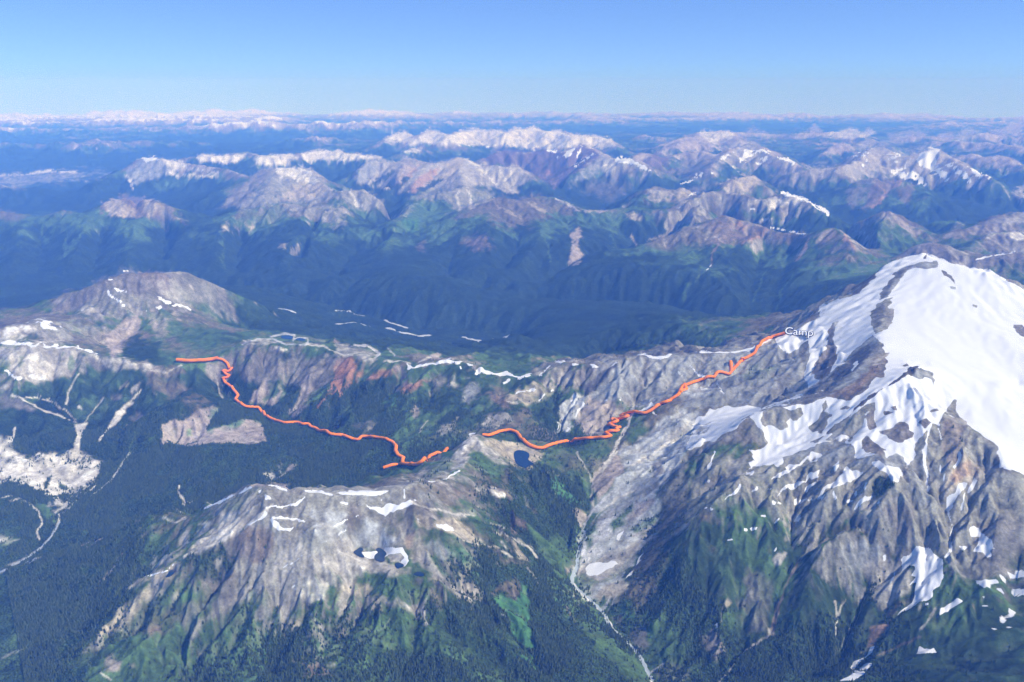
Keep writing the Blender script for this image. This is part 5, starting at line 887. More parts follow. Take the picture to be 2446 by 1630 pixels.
for _ in range(4):
    P_ = np.pad(smap, 1, mode='edge'); smap = (P_[:-2, 1:-1] + P_[2:, 1:-1] + P_[1:-1, :-2] + P_[1:-1, 2:] + smap) / 5
smap = np.where(R < 13000, np.minimum(smap, 1.3), smap)
DZ, CH, CHF = detail(X, Y, H, R, GX, GY, DC, smap)
fine = (fbm(X, Y, 130, 4, 31) * 9 + fbm(X, Y, 420, 3, 33) * 16) * np.clip(1.6 - R / 22000, 0, 1) * smap
HZ = H + DZ + fine
LAKES = [
 ('lake', 'deep blue tarn beside the pale bench right of the small summit', 1500, 'E 1195 1345 1225 1330 1262 1335 1295 1348 1303 1372 1290 1395 1315 1412 1342 1425 1300 1435 1278 1455 1262 1448 1225 1435 1203 1402'),
 ('tarn', 'dark blue tarn at the left end of the snow patch in the cirque', 1602, 'H 122 672 130 660 150 650 165 636 185 642 190 658 175 672 200 700 190 708 150 695'),
 ('tarn', 'dark blue tarn in the middle of the snow patch in the cirque', 1602, 'H 262 700 270 685 290 672 270 655 285 640 305 642 330 660 350 680 330 705 335 730 300 735 268 722'),
 ('tarn', 'small blue tarn in grey gravel below the snow patch', 1598, 'H 400 742 425 738 460 750 462 766 440 772 415 780 402 762'),
 ('tarn', 'thin dark tarn on the lip below the cirque', 1575, 'H 526 815 545 800 580 802 604 826 570 830 540 824'),
 ('tarn', 'dark pond on the tan shoulder of the left spur', 1470, 'G 1125 855 1140 835 1152 808 1175 800 1190 812 1178 835 1150 850'),
 ('tarn', 'left pond of the pair ringed by pale gravel on the knoll', 1600, 'D 1922 590 1940 578 1980 576 2008 583 2008 598 1985 608 1945 606'),
 ('tarn', 'right pond of the pair ringed by pale gravel on the knoll', 1600, 'D 2020 607 2040 596 2070 596 2095 606 2085 617 2045 618'),
]
lake_xy = []
U, V = project(X, Y, HZ - R * R / (2 * R_EARTH))

def surface(Hm):
    ZZ = Hm - R * R / (2 * R_EARTH)
    E = (ZZ - CAM_H) / R
    return ZZ, E

ZZ, E = surface(HZ)
TH_COL = T[0]; R_ROW = R[:, 0]

def hit(u, v):
    """where a sight line first meets the land"""
    th, t = sight(u, v)
    j = np.searchsorted(TH_COL, th) - 1
    j = int(np.clip(j, 0, len(TH_COL) - 2)); f = (th - TH_COL[j]) / (TH_COL[j + 1] - TH_COL[j])
    prof = E[:, j] * (1 - f) + E[:, j + 1] * f
    k = np.argmax(prof >= -t)
    if k == 0: k = 1
    a = (-t - prof[k - 1]) / (prof[k] - prof[k - 1] + 1e-12)
    r = R_ROW[k - 1] + (R_ROW[k] - R_ROW[k - 1]) * a
    return float(th), float(r)

def ground(th, r):
    i = np.searchsorted(R_ROW, r) - 1; j = np.searchsorted(TH_COL, th) - 1
    i = int(np.clip(i, 0, len(R_ROW) - 2)); j = int(np.clip(j, 0, len(TH_COL) - 2))
    a = (r - R_ROW[i]) / (R_ROW[i + 1] - R_ROW[i]); b = (th - TH_COL[j]) / (TH_COL[j + 1] - TH_COL[j])
    return float(ZZ[i, j] * (1 - a) * (1 - b) + ZZ[i + 1, j] * a * (1 - b) + ZZ[i, j + 1] * (1 - a) * b + ZZ[i + 1, j + 1] * a * b)

# basins of the lakes: level the land to the water
for kind, lab, z, s in LAKES:
    p = P2(s); c = p.mean(0)
    th, r = hit(c[0], c[1])
    lvl = ground(th, r)
    tt = [sight(q[0], q[1]) for q in p]
    pts = []
    for a, t in tt:
        rr_ = (CAM_H - lvl) / t
        pts.append((rr_ * math.sin(a), rr_ * math.cos(a)))
    pts = np.array(pts); cc = pts.mean(0)
    rad = np.hypot(*(pts - cc).T).max()
    m = (np.abs(X - cc[0]) < rad * 2.2) & (np.abs(Y - cc[1]) < rad * 2.2)
    ix = np.where(m)
    big = (pts - cc) * 1.12 + cc
    ins = inside(X[ix], Y[ix], big)
    dd = near_line(X[ix], Y[ix], np.vstack([big, big[:1]]))
    w = np.where(ins, 1.0, np.clip(1 - dd / (0.5 * rad), 0, 1) ** 2)
    depth = np.where(inside(X[ix], Y[ix], pts), 7.0, 0.5)
    curv = R[ix] ** 2 / (2 * R_EARTH)
    HZ[ix] = HZ[ix] * (1 - w) + (lvl + curv - np.where(ins, depth, 0)) * w
    lake_xy.append((kind, lab, lvl, pts))
ZZ, E = surface(HZ)

# ------------------------------------------------------------------ cover
U, V = project(X, Y, ZZ)
prev = np.maximum.accumulate(E, axis=0)
VIS = (E >= prev - 0.0006) & (U > -60) & (U < 2506) & (V < 1720)
n1 = fbm(X, Y, 900, 4, 201); n2 = fbm(X, Y, 260, 4, 211); n3 = fbm(X, Y, 80, 3, 221)
nw = fbm(X, Y, 3200, 3, 231)
hr = np.gradient(HZ, axis=0) / np.gradient(R, axis=0); ht = np.gradient(HZ, axis=1) / (np.gradient(T, axis=1) * R)
SL = np.hypot(hr, ht)
CX_ = np.clip(CH, -1.6, 1.6)
alt = H + n1 * 190 + n2 * 110 + nw * 120
def col(k): return COL[k][None, None, :]
C = np.empty(X.shape + (3,), np.float32)
C[:] = col('forest')
def mixin(k, w):
    global C
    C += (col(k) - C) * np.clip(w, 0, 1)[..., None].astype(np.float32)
NEARW = ((own_pt == NAMES.index('near')) | (own_pt == NAMES.index('glac'))).astype(np.float32) * sstep(7400 - R, 0, 900)
MIDW = sstep(R, 13500, 15500) * (1 - sstep(R, 27000, 32000))
alt_f = alt + 260 * MIDW * sstep(H, 800, 1200) * sstep(n1 + n2 * .6, -.25, .25) + NEARW * (0 + 320 * (own_pt == NAMES.index('glac')) + 330 * n1)
FORW = 1 - sstep(alt_f, 1150, 1500)
mixin('lightforest', sstep(n2 + .5 * n1 + .6 * n3, -.1, .35) * .8)
mixin('meadow', sstep(alt_f + 160 * n3, 1180, 1440) * .8)
mixin('brown', NEARW * (1 - FORW) * sstep(n3 + n2, .25, .6) * .5)
mixin('meadow', sstep(-CX_ + n2, .45, 1.0) * sstep(alt_f, 750, 1150) * .7)
mixin('meadow', FORM * sstep(9500 - R, 0, 1500) * .30) if 0 else None
mixin('heather', sstep(n1 + n3 * .4 + (alt - 1500) / 700, -.05, .35) * sstep(alt, 1280, 1500) * .9)
mixin('forest', sstep(n2 - n1 + CX_ * .15 - (alt - 1450) / 500, .12, .35) * sstep(1750 - alt, 0, 200) * .8)
rockw = sstep(alt + 350 * (SL - .6) + 120 * n3, 1560, 1800)
mixin('mauve', rockw * .8)
mixin('rock', rockw * sstep(n2 + .6 * n1, -.2, .3) * .9)
mixin('scree', rockw * sstep(-CX_ + .8 * n3, .3, .9) * .7)
mixin('darkrock_shade', rockw * sstep(CX_ * .5 + n2, .55, .9) * .35)
mixin('brown', rockw * sstep(nw - n1 * .4, .1, .5) * .6)
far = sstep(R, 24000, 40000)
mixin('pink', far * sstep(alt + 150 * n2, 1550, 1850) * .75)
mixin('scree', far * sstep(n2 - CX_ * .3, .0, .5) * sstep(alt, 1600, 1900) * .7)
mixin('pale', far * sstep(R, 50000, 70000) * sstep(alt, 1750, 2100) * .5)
plainw = sstep(130 - H, 0, 60) * sstep(R, 30000, 40000)
fields = vnoise(X / 1500 + .3 * n1, Y / 900, 301)
mixin('meadow', plainw)
mixin('scree', plainw * sstep(fields, .45, .6) * .8)
mixin('pale', plainw * sstep(vnoise(X / 2400, Y / 700, 303), .62, .75) * .6)
mixin('forest', plainw * sstep(vnoise(X / 2600, Y / 1300, 305), .66, .76))
leftness = np.clip((0.12 - T) / 0.3, 0, 1)
snowline = 2360 - 420 * leftness * sstep(R, 60000, 85000) + 200 * (1 - sstep(R, 15000, 60000)) + 200 * (1 - leftness) * sstep(R, 60000, 90000)
SNOW = sstep(alt + 260 * n2 - 160 * CX_ * (1 - far), snowline, snowline + 160) * sstep(R, 20000, 30000) * .95
SNOW = np.maximum(SNOW, ((H > 2000) & (R < 12000) & (own_pt == NAMES.index('glac'))) * sstep(n2, -.3, 0) * (~VIS))
FORM = np.clip(FORW, 0, 1).astype(np.float32)

idx = np.where(VIS & (V < 1720))
uu = U[idx]; vv = V[idx]
w1 = (fbm(X[idx], Y[idx], 240, 2, 401) * .6 + fbm(X[idx], Y[idx], 60, 2, 403) * .6)
w2 = (fbm(X[idx], Y[idx], 240, 2, 402) * .6 + fbm(X[idx], Y[idx], 60, 2, 404) * .6)
PT_, PL_ = T[idx] * 1000, np.log(R[idx]) * 1000
w3 = fbm(PT_, PL_, 13.0, 3, 405)
w1 = .7 * w1 + .5 * fbm(PT_, PL_, 9.0, 2, 406); w2 = .7 * w2 + .5 * fbm(PT_, PL_, 9.0, 2, 407)
o = np.argsort(vv); uu = uu[o]; vv = vv[o]; w1 = w1[o]; w2 = w2[o]; w3 = w3[o]
gi = (idx[0][o], idx[1][o])
Cf = C[gi]; Sf = SNOW[gi]; Ff = FORM[gi]; tex = (CX_[gi] * .35 + n3[gi])
k0 = [i for i, q in enumerate(PAINT) if q[4][0] == 'I']
blk = sorted([PAINT[i] for i in k0], key=lambda q: q[0] == 'snow')     # bare ground first, then the snow lying on it
for i, q in zip(k0, blk): PAINT[i] = q
for kind, al, width, rag, s in PAINT:
    p = P2(s)
    pad = rag * 2 + width + 3
    a, b = np.searchsorted(vv, [p[:, 1].min() - pad, p[:, 1].max() + pad])
    sl = slice(a, b)
    sel = np.where((uu[sl] > p[:, 0].min() - pad) & (uu[sl] < p[:, 0].max() + pad))[0] + a
    if len(sel) == 0: continue
    pu = uu[sel] + w1[sel] * rag * 1.6; pv = vv[sel] + w2[sel] * rag * 1.6
    if width:
        half = width * (0.28 + .5 * w3[sel] + .25 * w1[sel])
        w = 1 - np.clip((near_line(pu, pv, p) - half) / 1.8, 0, 1)
    else:
        ins = inside(pu, pv, p)
        d = near_line(pu, pv, np.vstack([p, p[:1]]))
        sd = np.where(ins, d, -d)
        soft = (2.8 if rag >= 5 else 1.5) if kind == 'snow' else max(1.5, rag * .45)
        w = np.clip(.5 + sd / (2 * soft), 0, 1)
    w = w.astype(np.float32) * al
    if al < 1 and not width:       # partly covered ground shows through in patches
        w = np.clip(w * (1 + (1 - al) * 1.6 * tex[sel]), 0, 1)
    if kind == 'snow':
        Sf[sel] = np.maximum(Sf[sel], w)
    else:
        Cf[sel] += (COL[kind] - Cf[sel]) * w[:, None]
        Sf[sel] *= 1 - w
        Ff[sel] = Ff[sel] * (1 - w) + w * {'forest': 1.0, 'lightforest': .6, 'meadow': .12, 'lush': .04, 'heather': .12, 'brown': .04}.get(kind, 0.0)
C[gi] = Cf; SNOW[gi] = Sf; FORM[gi] = Ff
# grain of the ground itself
n4 = fbm(X, Y, 46, 3, 511)
rk = (1 - FORM) * (1 - plainw)
streak = np.clip(CHF, -1.5, 1.5)
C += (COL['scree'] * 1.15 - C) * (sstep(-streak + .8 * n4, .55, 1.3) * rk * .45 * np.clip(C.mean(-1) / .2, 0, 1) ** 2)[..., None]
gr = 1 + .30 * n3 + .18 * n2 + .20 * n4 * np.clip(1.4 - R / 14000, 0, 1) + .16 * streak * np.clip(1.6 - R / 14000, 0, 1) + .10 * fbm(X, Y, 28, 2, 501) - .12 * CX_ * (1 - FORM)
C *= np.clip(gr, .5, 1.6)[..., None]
C += (COL['meadow'] * .75 - C) * (FORM * sstep(9800 - R, 0, 1500) * (.42 + .5 * np.clip(n3 + n2, -.4, .6)))[..., None]
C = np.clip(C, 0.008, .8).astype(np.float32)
SNOW = np.clip(SNOW, 0, 1)

# ------------------------------------------------------------------ materials
def new_mat(name):
    m = bpy.data.materials.new(name); m.use_nodes = True
    nt = m.node_tree
    return m, nt.nodes, nt.links, nt.nodes['Principled BSDF']

def flat_mat(name, rgb, rough=.6, noise=0.0, scale=.02):
    m, n, l, b = new_mat(name)
    b.inputs['Roughness'].default_value = rough
    if noise:
        t = n.new('ShaderNodeTexCoord'); q = n.new('ShaderNodeTexNoise'); q.inputs['Scale'].default_value = scale; q.inputs['Detail'].default_value = 5
        r = n.new('ShaderNodeMapRange'); r.inputs['To Min'].default_value = 1 - noise; r.inputs['To Max'].default_value = 1 + noise
        h = n.new('ShaderNodeVectorMath'); h.operation = 'SCALE'; h.inputs[0].default_value = rgb
        l.new(t.outputs['Object'], q.inputs['Vector']); l.new(q.outputs['Fac'], r.inputs['Value']); l.new(r.outputs[0], h.inputs['Scale'])
        l.new(h.outputs[0], b.inputs['Base Color'])
    else:
        b.inputs['Base Color'].default_value = (*rgb, 1)
    return m

def land_material():
    m, n, l, b = new_mat('land')
    b.inputs['Roughness'].default_value = .95
    b.inputs['Specular IOR Level'].default_value = .1
    def attr(nm):
        a = n.new('ShaderNodeAttribute'); a.attribute_name = nm; return a
    cov = attr('cover'); sn = attr('snow'); fo = attr('forest')
    tcn = n.new('ShaderNodeTexCoord')
    def noise(scale, detail=4, rough=.6, vec=None):
        q = n.new('ShaderNodeTexNoise'); q.inputs['Scale'].default_value = scale; q.inputs['Detail'].default_value = detail; q.inputs['Roughness'].default_value = rough
        l.new(vec or tcn.outputs['Object'], q.inputs['Vector']); return q
    def math_(op, a, c, clamp=False):
        q = n.new('ShaderNodeMath'); q.operation = op; q.use_clamp = clamp
        for i, x in enumerate((a, c)):
            if isinstance(x, (int, float)): q.inputs[i].default_value = x
            else: l.new(x, q.inputs[i])
        return q.outputs[0]
    nA = noise(1 / 55.0, 6, .65); nB = noise(1 / 17.0, 3, .6)
    vor = n.new('ShaderNodeTexVoronoi'); vor.inputs['Scale'].default_value = 1 / 15.0
    l.new(tcn.outputs['Object'], vor.inputs['Vector'])
    # rock and soil grain
    g1 = math_('MULTIPLY_ADD', nA.outputs['Fac'], 1.7); g1.node.inputs[2].default_value = .15
    g2 = math_('MULTIPLY_ADD', nB.outputs['Fac'], 1.2); g2.node.inputs[2].default_value = .40
    g = math_('MULTIPLY', g1, g2)
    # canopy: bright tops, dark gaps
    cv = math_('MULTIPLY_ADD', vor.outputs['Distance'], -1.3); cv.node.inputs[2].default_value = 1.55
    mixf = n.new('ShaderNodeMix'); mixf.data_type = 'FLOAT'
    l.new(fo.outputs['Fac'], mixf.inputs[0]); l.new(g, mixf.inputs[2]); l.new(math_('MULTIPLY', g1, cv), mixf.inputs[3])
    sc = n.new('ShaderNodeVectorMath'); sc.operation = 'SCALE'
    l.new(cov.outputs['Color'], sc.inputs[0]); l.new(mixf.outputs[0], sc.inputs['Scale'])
    # crisp snow edge broken by the ground
    se = math_('ADD', sn.outputs['Fac'], math_('MULTIPLY', math_('SUBTRACT', nA.outputs['Fac'], .5), .7))
    mr = n.new('ShaderNodeMapRange'); mr.interpolation_type = 'SMOOTHSTEP'
    mr.inputs['From Min'].default_value = .38; mr.inputs['From Max'].default_value = .62
    l.new(se, mr.inputs['Value'])
    nS = noise(1 / 260.0, 6, .6)
    sv = n.new('ShaderNodeMix'); sv.data_type = 'RGBA'
    sv.inputs[6].default_value = (.72, .72, .70, 1); sv.inputs[7].default_value = (.80, .79, .76, 1)
    l.new(nS.outputs['Fac'], sv.inputs[0])
    fin = n.new('ShaderNodeMix'); fin.data_type = 'RGBA'
    l.new(mr.outputs[0], fin.inputs[0]); l.new(sc.outputs[0], fin.inputs[6]); l.new(sv.outputs[2], fin.inputs[7])
    l.new(fin.outputs[2], b.inputs['Base Color'])
    # relief finer than the mesh
    hb = math_('MULTIPLY', nA.outputs['Fac'], 14.0)
    hb2 = math_('MULTIPLY', math_('MULTIPLY', vor.outputs['Distance'], -9.0), fo.outputs['Fac'])
    hs = math_('ADD', hb, hb2)
    nos = math_('MULTIPLY_ADD', mr.outputs[0], -.85); nos.node.inputs[2].default_value = 1.0
    bp = n.new('ShaderNodeBump'); bp.inputs['Distance'].default_value = 1.0
    l.new(nos, bp.inputs['Strength']); l.new(hs, bp.inputs['Height'])
    l.new(bp.outputs[0], b.inputs['Normal'])
    return m
M_LAND = land_material()

# ------------------------------------------------------------------ the land as separate mountains
INFO = {
 'near': ('foreground_mountain', 'near rocky mountain with a pale gravel cirque in the lower left'),
 'glac': ('snow_mountain', 'big snow covered mountain with dark rock ribs on the right'),
 'rock': ('rocky_ridge', 'long rocky ridge with snow cornices across the middle'),
 'left': ('pale_ridge', 'pale rock ridge above white gravel gullies at the left edge'),
 'peak': ('brown_peak', 'grey brown rounded peak behind the start of the orange line'),
 'green': ('forested_hill', 'dark forested ridge between the rocky ridge and the river valley'),
 'river_hill': ('forested_hill', 'low dark hill beside the river bend'),
 'range': ('mountain', 'dark forested range with a tan summit on the left'),
 'dome': ('mountain', 'rounded grey dome with pale top beyond the left range'),
 'crag': ('mountain', 'steep crag streaked with snow above the farmed plain'),
 'low': ('hill', 'low dark forested hills in front of the farmed plain'),
 'snowline': ('mountain', 'flat blue range with pale snowy top behind the crag'),
 'bluehill': ('hill', 'hazy blue hills around the farmed plain'),
 'white': ('mountain', 'jagged white range in the far centre'),
 'orange': ('mountain', 'orange and grey scree peaks left of centre'),
 'green_mtn': ('mountain', 'broad green and brown mountain above the river valley'),
 'purple': ('mountain', 'purple rock peaks right of centre with small snow patches'),
 'spur': ('mountain', 'dark ribbed mountain with orange gullies behind the camp'),
 'dark_pk': ('mountain', 'dark green pyramid peak behind the snow mountain'),
 'brown': ('mountain', 'brown ridges at the right edge behind the snow mountain'),
 'snowcrest': ('mountain', 'ridge with a long snow edged crest right of centre'),
 'massif': ('mountain', 'high massif with large snowfields in the upper right'),
 'snow_s': ('mountain', 'grey peaks with scattered snowfields in the upper middle right'),
 'pale_f': ('mountain', 'far pale peaks right of the white range'),
 'cone': ('mountain', 'far pink hazed summits near the upper right horizon'),
}
far_owner = len(NAMES)
NAMES.append('distance'); INFO['distance'] = ('distant_mountains', 'hazy snow topped ranges along the horizon')
NAMES.append('plain'); INFO['plain'] = ('valley_plain', 'flat pale farmed plain at the far left')
own = own_pt.copy()
own[R > 60500] = far_owner
own[plainw > .5] = far_owner + 1
nr, nc = X.shape
vid = np.arange(nr * nc).reshape(nr, nc)
quads = np.stack([vid[:-1, :-1], vid[:-1, 1:], vid[1:, 1:], vid[1:, :-1]], -1).reshape(-1, 4)
qown = own[:-1, :-1].reshape(-1)
XYZ = np.stack([X, Y, ZZ], -1).reshape(-1, 3).astype(np.float32)
Cc = np.concatenate([C.reshape(-1, 3), np.ones((nr * nc, 1), np.float32)], 1).astype(np.float32)
Sn = SNOW.reshape(-1).astype(np.float32); Fo = FORM.reshape(-1).astype(np.float32)

def raw_mesh(name, co, faces):
    me = bpy.data.meshes.new(name)
    faces = np.asarray(faces, np.int32)
    k = faces.shape[1]
    me.vertices.add(len(co)); me.vertices.foreach_set('co', np.asarray(co, np.float32).ravel())
    me.loops.add(faces.size); me.loops.foreach_set('vertex_index', faces.ravel())
    me.polygons.add(len(faces))
    me.polygons.foreach_set('loop_start', np.arange(0, faces.size, k, dtype=np.int32))
    me.polygons.foreach_set('use_smooth', np.ones(len(faces), bool))
    me.update(calc_edges=True)
    return me

def link(name, me, mat=None, parent=None, **props):
    o = bpy.data.objects.new(name, me)
    SC.collection.objects.link(o)
    if mat is not None: me.materials.append(mat)
    if parent is not None: o.parent = parent
    for k, v in props.items(): o[k] = v
    return o

for oi in np.unique(qown):
    f = quads[qown == oi]
    used = np.unique(f)
    remap = np.full(nr * nc, -1, np.int32); remap[used] = np.arange(len(used))
    nm, lab = INFO[NAMES[oi]]
    me = raw_mesh(nm, XYZ[used], remap[f])
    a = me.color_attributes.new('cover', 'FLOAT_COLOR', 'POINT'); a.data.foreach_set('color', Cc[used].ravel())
    a = me.attributes.new('snow', 'FLOAT', 'POINT'); a.data.foreach_set('value', Sn[used])
    a = me.attributes.new('forest', 'FLOAT', 'POINT'); a.data.foreach_set('value', Fo[used])
    link(nm, me, M_LAND, kind='structure', label=lab)

# ------------------------------------------------------------------ conifers of the nearer slopes (uncountable forest)
rng = np.random.default_rng(7)
rs = (R_ROW < 9800).sum()
mm = np.zeros(X.shape, bool); mm[:rs - 1, :-1] = True
mm &= (np.abs(T) < math.radians(33)) & (R > 4000) & (SNOW < .3) & ((V < 1800))
ii, jj = np.where(mm)
area = (R[ii + 1, jj] - R[ii, jj]) * (T[ii, jj + 1] - T[ii, jj]) * R[ii, jj]
dens = np.clip(FORM[ii, jj], 0, 1) ** 1.4 * np.clip(.5 + 2.2 * n2[ii, jj] + 1.2 * n1[ii, jj], .05, 1.0) + .0015 * (HZ[ii, jj] < 1650) + .075 * sstep(FORM[ii, jj], .05, .11) * (HZ[ii, jj] < 1700) * np.clip(.4 + 3 * n2[ii, jj], 0, 1.2)
dens *= np.clip(1.35 - R[ii, jj] / 11000, .3, 1)
w_ = area * dens
NTREE = 180000
pick = rng.choice(len(ii), NTREE, p=w_ / w_.sum())
pi, pj = ii[pick], jj[pick]
a_ = rng.random(NTREE); b_ = rng.random(NTREE)
def lerp4(A): return A[pi, pj] * (1 - a_) * (1 - b_) + A[pi + 1, pj] * a_ * (1 - b_) + A[pi, pj + 1] * (1 - a_) * b_ + A[pi + 1, pj + 1] * a_ * b_
tp = np.stack([lerp4(X), lerp4(Y), lerp4(ZZ) - 1.0], 1)
me = bpy.data.meshes.new('forest')
me.vertices.add(NTREE); me.vertices.foreach_set('co', tp.astype(np.float32).ravel())
at = me.attributes.new('size', 'FLOAT', 'POINT'); at.data.foreach_set('value', (rng.random(NTREE) ** 1.5 * .8 + .55).astype(np.float32))
forest = link('forest', me, None, kind='stuff', label='dark conifer forest on the nearer slopes and valley floors')
mt, n, l, b = new_mat('conifer')
b.inputs['Roughness'].default_value = .9; b.inputs['Specular IOR Level'].default_value = .1
oi_ = n.new('ShaderNodeObjectInfo'); cr = n.new('ShaderNodeValToRGB')
cr.color_ramp.elements[0].color = (.036, .058, .034, 1); cr.color_ramp.elements[1].color = (.085, .125, .060, 1)
l.new(oi_.outputs['Random'], cr.inputs[0]); l.new(cr.outputs[0], b.inputs['Base Color'])
ng = bpy.data.node_groups.new('forest_nodes', 'GeometryNodeTree')
ng.interface.new_socket(name='Geometry', in_out='INPUT', socket_type='NodeSocketGeometry')
ng.interface.new_socket(name='Geometry', in_out='OUTPUT', socket_type='NodeSocketGeometry')
gi_ = ng.nodes.new('NodeGroupInput'); go_ = ng.nodes.new('NodeGroupOutput')
cone = ng.nodes.new('GeometryNodeMeshCone'); cone.fill_type = 'NONE'
cone.inputs['Vertices'].default_value = 6; cone.inputs['Radius Top'].default_value = 0.4; cone.inputs['Radius Bottom'].default_value = 6.0; cone.inputs['Depth'].default_value = 22.0
sm = ng.nodes.new('GeometryNodeSetMaterial'); sm.inputs['Material'].default_value = mt
ip = ng.nodes.new('GeometryNodeInstanceOnPoints'); na = ng.nodes.new('GeometryNodeInputNamedAttribute'); na.data_type = 'FLOAT'; na.inputs[0].default_value = 'size'
ng.links.new(gi_.outputs[0], ip.inputs['Points']); ng.links.new(cone.outputs[0], sm.inputs['Geometry']); ng.links.new(sm.outputs[0], ip.inputs['Instance'])
ng.links.new(na.outputs[0], ip.inputs['Scale']); ng.links.new(ip.outputs[0], go_.inputs[0])
me.materials.append(mt)
md = forest.modifiers.new('trees', 'NODES'); md.node_group = ng

# ------------------------------------------------------------------ water
mw, n, l, b = new_mat('water')
b.inputs['Base Color'].default_value = (.012, .035, .075, 1); b.inputs['Roughness'].default_value = .12
for kind, lab, lvl, pts in lake_xy:
    c = pts.mean(0)
    # smooth the outline once, then a shallow lens so that it is a body of water, not a card
    q = []
    for i in range(len(pts)):
        p0, p1 = pts[i], pts[(i + 1) % len(pts)]
        q += [p0 * .75 + p1 * .25, p0 * .25 + p1 * .75]
    q = np.array(q); k = len(q)
    co = [(x, y, lvl) for x, y in q] + [(x, y, lvl - 5) for x, y in (q - c) * .9 + c] + [(c[0], c[1], lvl), (c[0], c[1], lvl - 6)]
    fc = []
    for i in range(k):
        j = (i + 1) % k
        fc += [(i, j, 2 * k), (j, i, k + i), (j, k + i, k + j), (k + j, k + i, 2 * k + 1)]
    me = bpy.data.meshes.new(kind); me.from_pydata(co, [], fc); me.update()
    o = link(kind, me, mw, kind='structure', label=lab)

def trace(paths, jump=.05):
    out = []
    for s in paths:
        p = P2(s); dense = []
        for i in range(len(p) - 1):
            k = max(1, int(np.hypot(*(p[i + 1] - p[i])) / 4))
            for t in range(k): dense.append(p[i] + (p[i + 1] - p[i]) * t / k)
        dense.append(p[-1])
        for q in dense: out.append(hit(*q))
    out = np.array(out)
    # keep to the near face where a sight line slips over an edge
    r = out[:, 1].copy(); k = 5
    med = np.array([np.median(r[max(0, i - k):i + k + 1]) for i in range(len(r))])
    bad = np.abs(r / med - 1) > jump
    r[bad] = med[bad]
    r = np.convolve(np.pad(r, 1, mode='edge'), [.25, .5, .25], 'valid')
    return out[:, 0], r

def ribbon(name, paths, width, mat, lift=2.5, **props):
    th, r = trace(paths)
    x = r * np.sin(th); y = r * np.cos(th)
    dx = np.gradient(x); dy = np.gradient(y); L = np.hypot(dx, dy) + 1e-6
    co = []
    for i in range(len(x)):
        wd = width * (.75 + .5 * math.sin(i * .9) ** 2) * .5
        for sg, dz in ((-1, -1.5), (-.5, 0), (.5, 0), (1, -1.5)):
            px = x[i] - dy[i] / L[i] * wd * sg; py = y[i] + dx[i] / L[i] * wd * sg
            co.append((px, py, ground(math.atan2(px, py), math.hypot(px, py)) + lift + dz))
    fc = [(4 * i + a, 4 * i + a + 1, 4 * i + a + 5, 4 * i + a + 4) for i in range(len(x) - 1) for a in range(3)]
    me = raw_mesh(name, co, fc)
    return link(name, me, mat, **props)
m_bar = flat_mat('river_gravel', (.50, .51, .50), .7, .25, .01)
m_stream = flat_mat('silty_stream', (.36, .41, .42), .3, .15, .02)
m_road = flat_mat('gravel_road', (.40, .38, .34), .9, .15, .02)
ribbon('river', ['E 0 490 80 485 100 478 160 476 175 492 240 505'], 40, m_bar, 4, kind='structure', label='pale braided river in the dark valley, left reach')
ribbon('river', ['E 340 515 400 530 430 545 490 550 560 570 640 562'], 90, m_bar, 4, kind='structure', label='pale braided river in the dark valley, middle reach')
ribbon('river', ['E 850 575 910 592 1000 604 1060 585 1110 578 1160 572'], 90, m_bar, 4, kind='structure', label='pale gravel reach of the river right of the bend')
ribbon('river', ['E 0 400 110 402 130 425 200 435'], 30, m_bar, 4, kind='structure', label='thin upper channel of the valley river')
ribbon('river', ['E 330 460 360 478 420 495 490 518'], 50, m_bar, 4, kind='structure', label='upper gravel channel beside the middle reach')
ribbon('river', ['D 1900 395 1970 402 2030 425'], 50, m_bar, 4, kind='structure', label='short pale river bar behind the brown peak')
ribbon('stream', ['H 1655 520 1680 570 1640 620 1625 700 1620 780 1590 830 1585 880 1640 930 1700 980 1780 1060 1820 1110 1830 1160 1880 1200 1930 1250 1990 1310 2040 1370 2070 1420 2090 1470 2130 1535'], 26, m_stream, 2, kind='structure', label='grey silty stream winding down the valley at lower right')
ribbon('stream', ['G 410 470 370 540 330 600 290 640 230 690 180 725 90 770 0 820'], 14, m_stream, 2, kind='structure', label='pale stream leaving the white gravel fan at left')
ribbon('road', ['E 130 630 220 635 260 655 300 682 280 705 245 740'], 20, m_road, 3, kind='structure', label='pale mountain road switchback behind the ridge')

# ------------------------------------------------------------------ the marked route
m_route = flat_mat('orange_line', (1.0, .26, .0), .95)
def tube(name, paths, rad, parent):
    th, r = trace(paths, .03)
    x = r * np.sin(th); y = r * np.cos(th)
    z = np.array([ground(a, b) for a, b in zip(th, r)]) + rad * 1.1
    P = np.stack([x, y, z], 1)
    keep = [0]
    for i in range(1, len(P)):
        if np.linalg.norm(P[i] - P[keep[-1]]) > 7: keep.append(i)
    P = P[keep]
    tan = np.gradient(P, axis=0); tan /= np.linalg.norm(tan, axis=1)[:, None] + 1e-9
    side = np.cross(tan, (0, 0, 1)); side /= np.linalg.norm(side, axis=1)[:, None] + 1e-9
    up = np.cross(side, tan)
    co = []; k = 8
    for i in range(len(P)):
        for a in range(k):
            c, s = math.cos(a * 2 * math.pi / k), math.sin(a * 2 * math.pi / k)
            co.append(P[i] + side[i] * c * rad + up[i] * s * rad * .8)
    fc = [(i * k + a, i * k + (a + 1) % k, (i + 1) * k + (a + 1) % k, (i + 1) * k + a) for i in range(len(P) - 1) for a in range(k)]
    me = raw_mesh(name, co, fc)
    return link(name, me, m_route, parent)
def thing(name, label, cat):
    o = bpy.data.objects.new(name, None); SC.collection.objects.link(o)
    o['label'] = label; o['category'] = cat
    return o
t1 = thing('route_line', 'orange route line winding through the forested valley left of the small summit', 'route line')
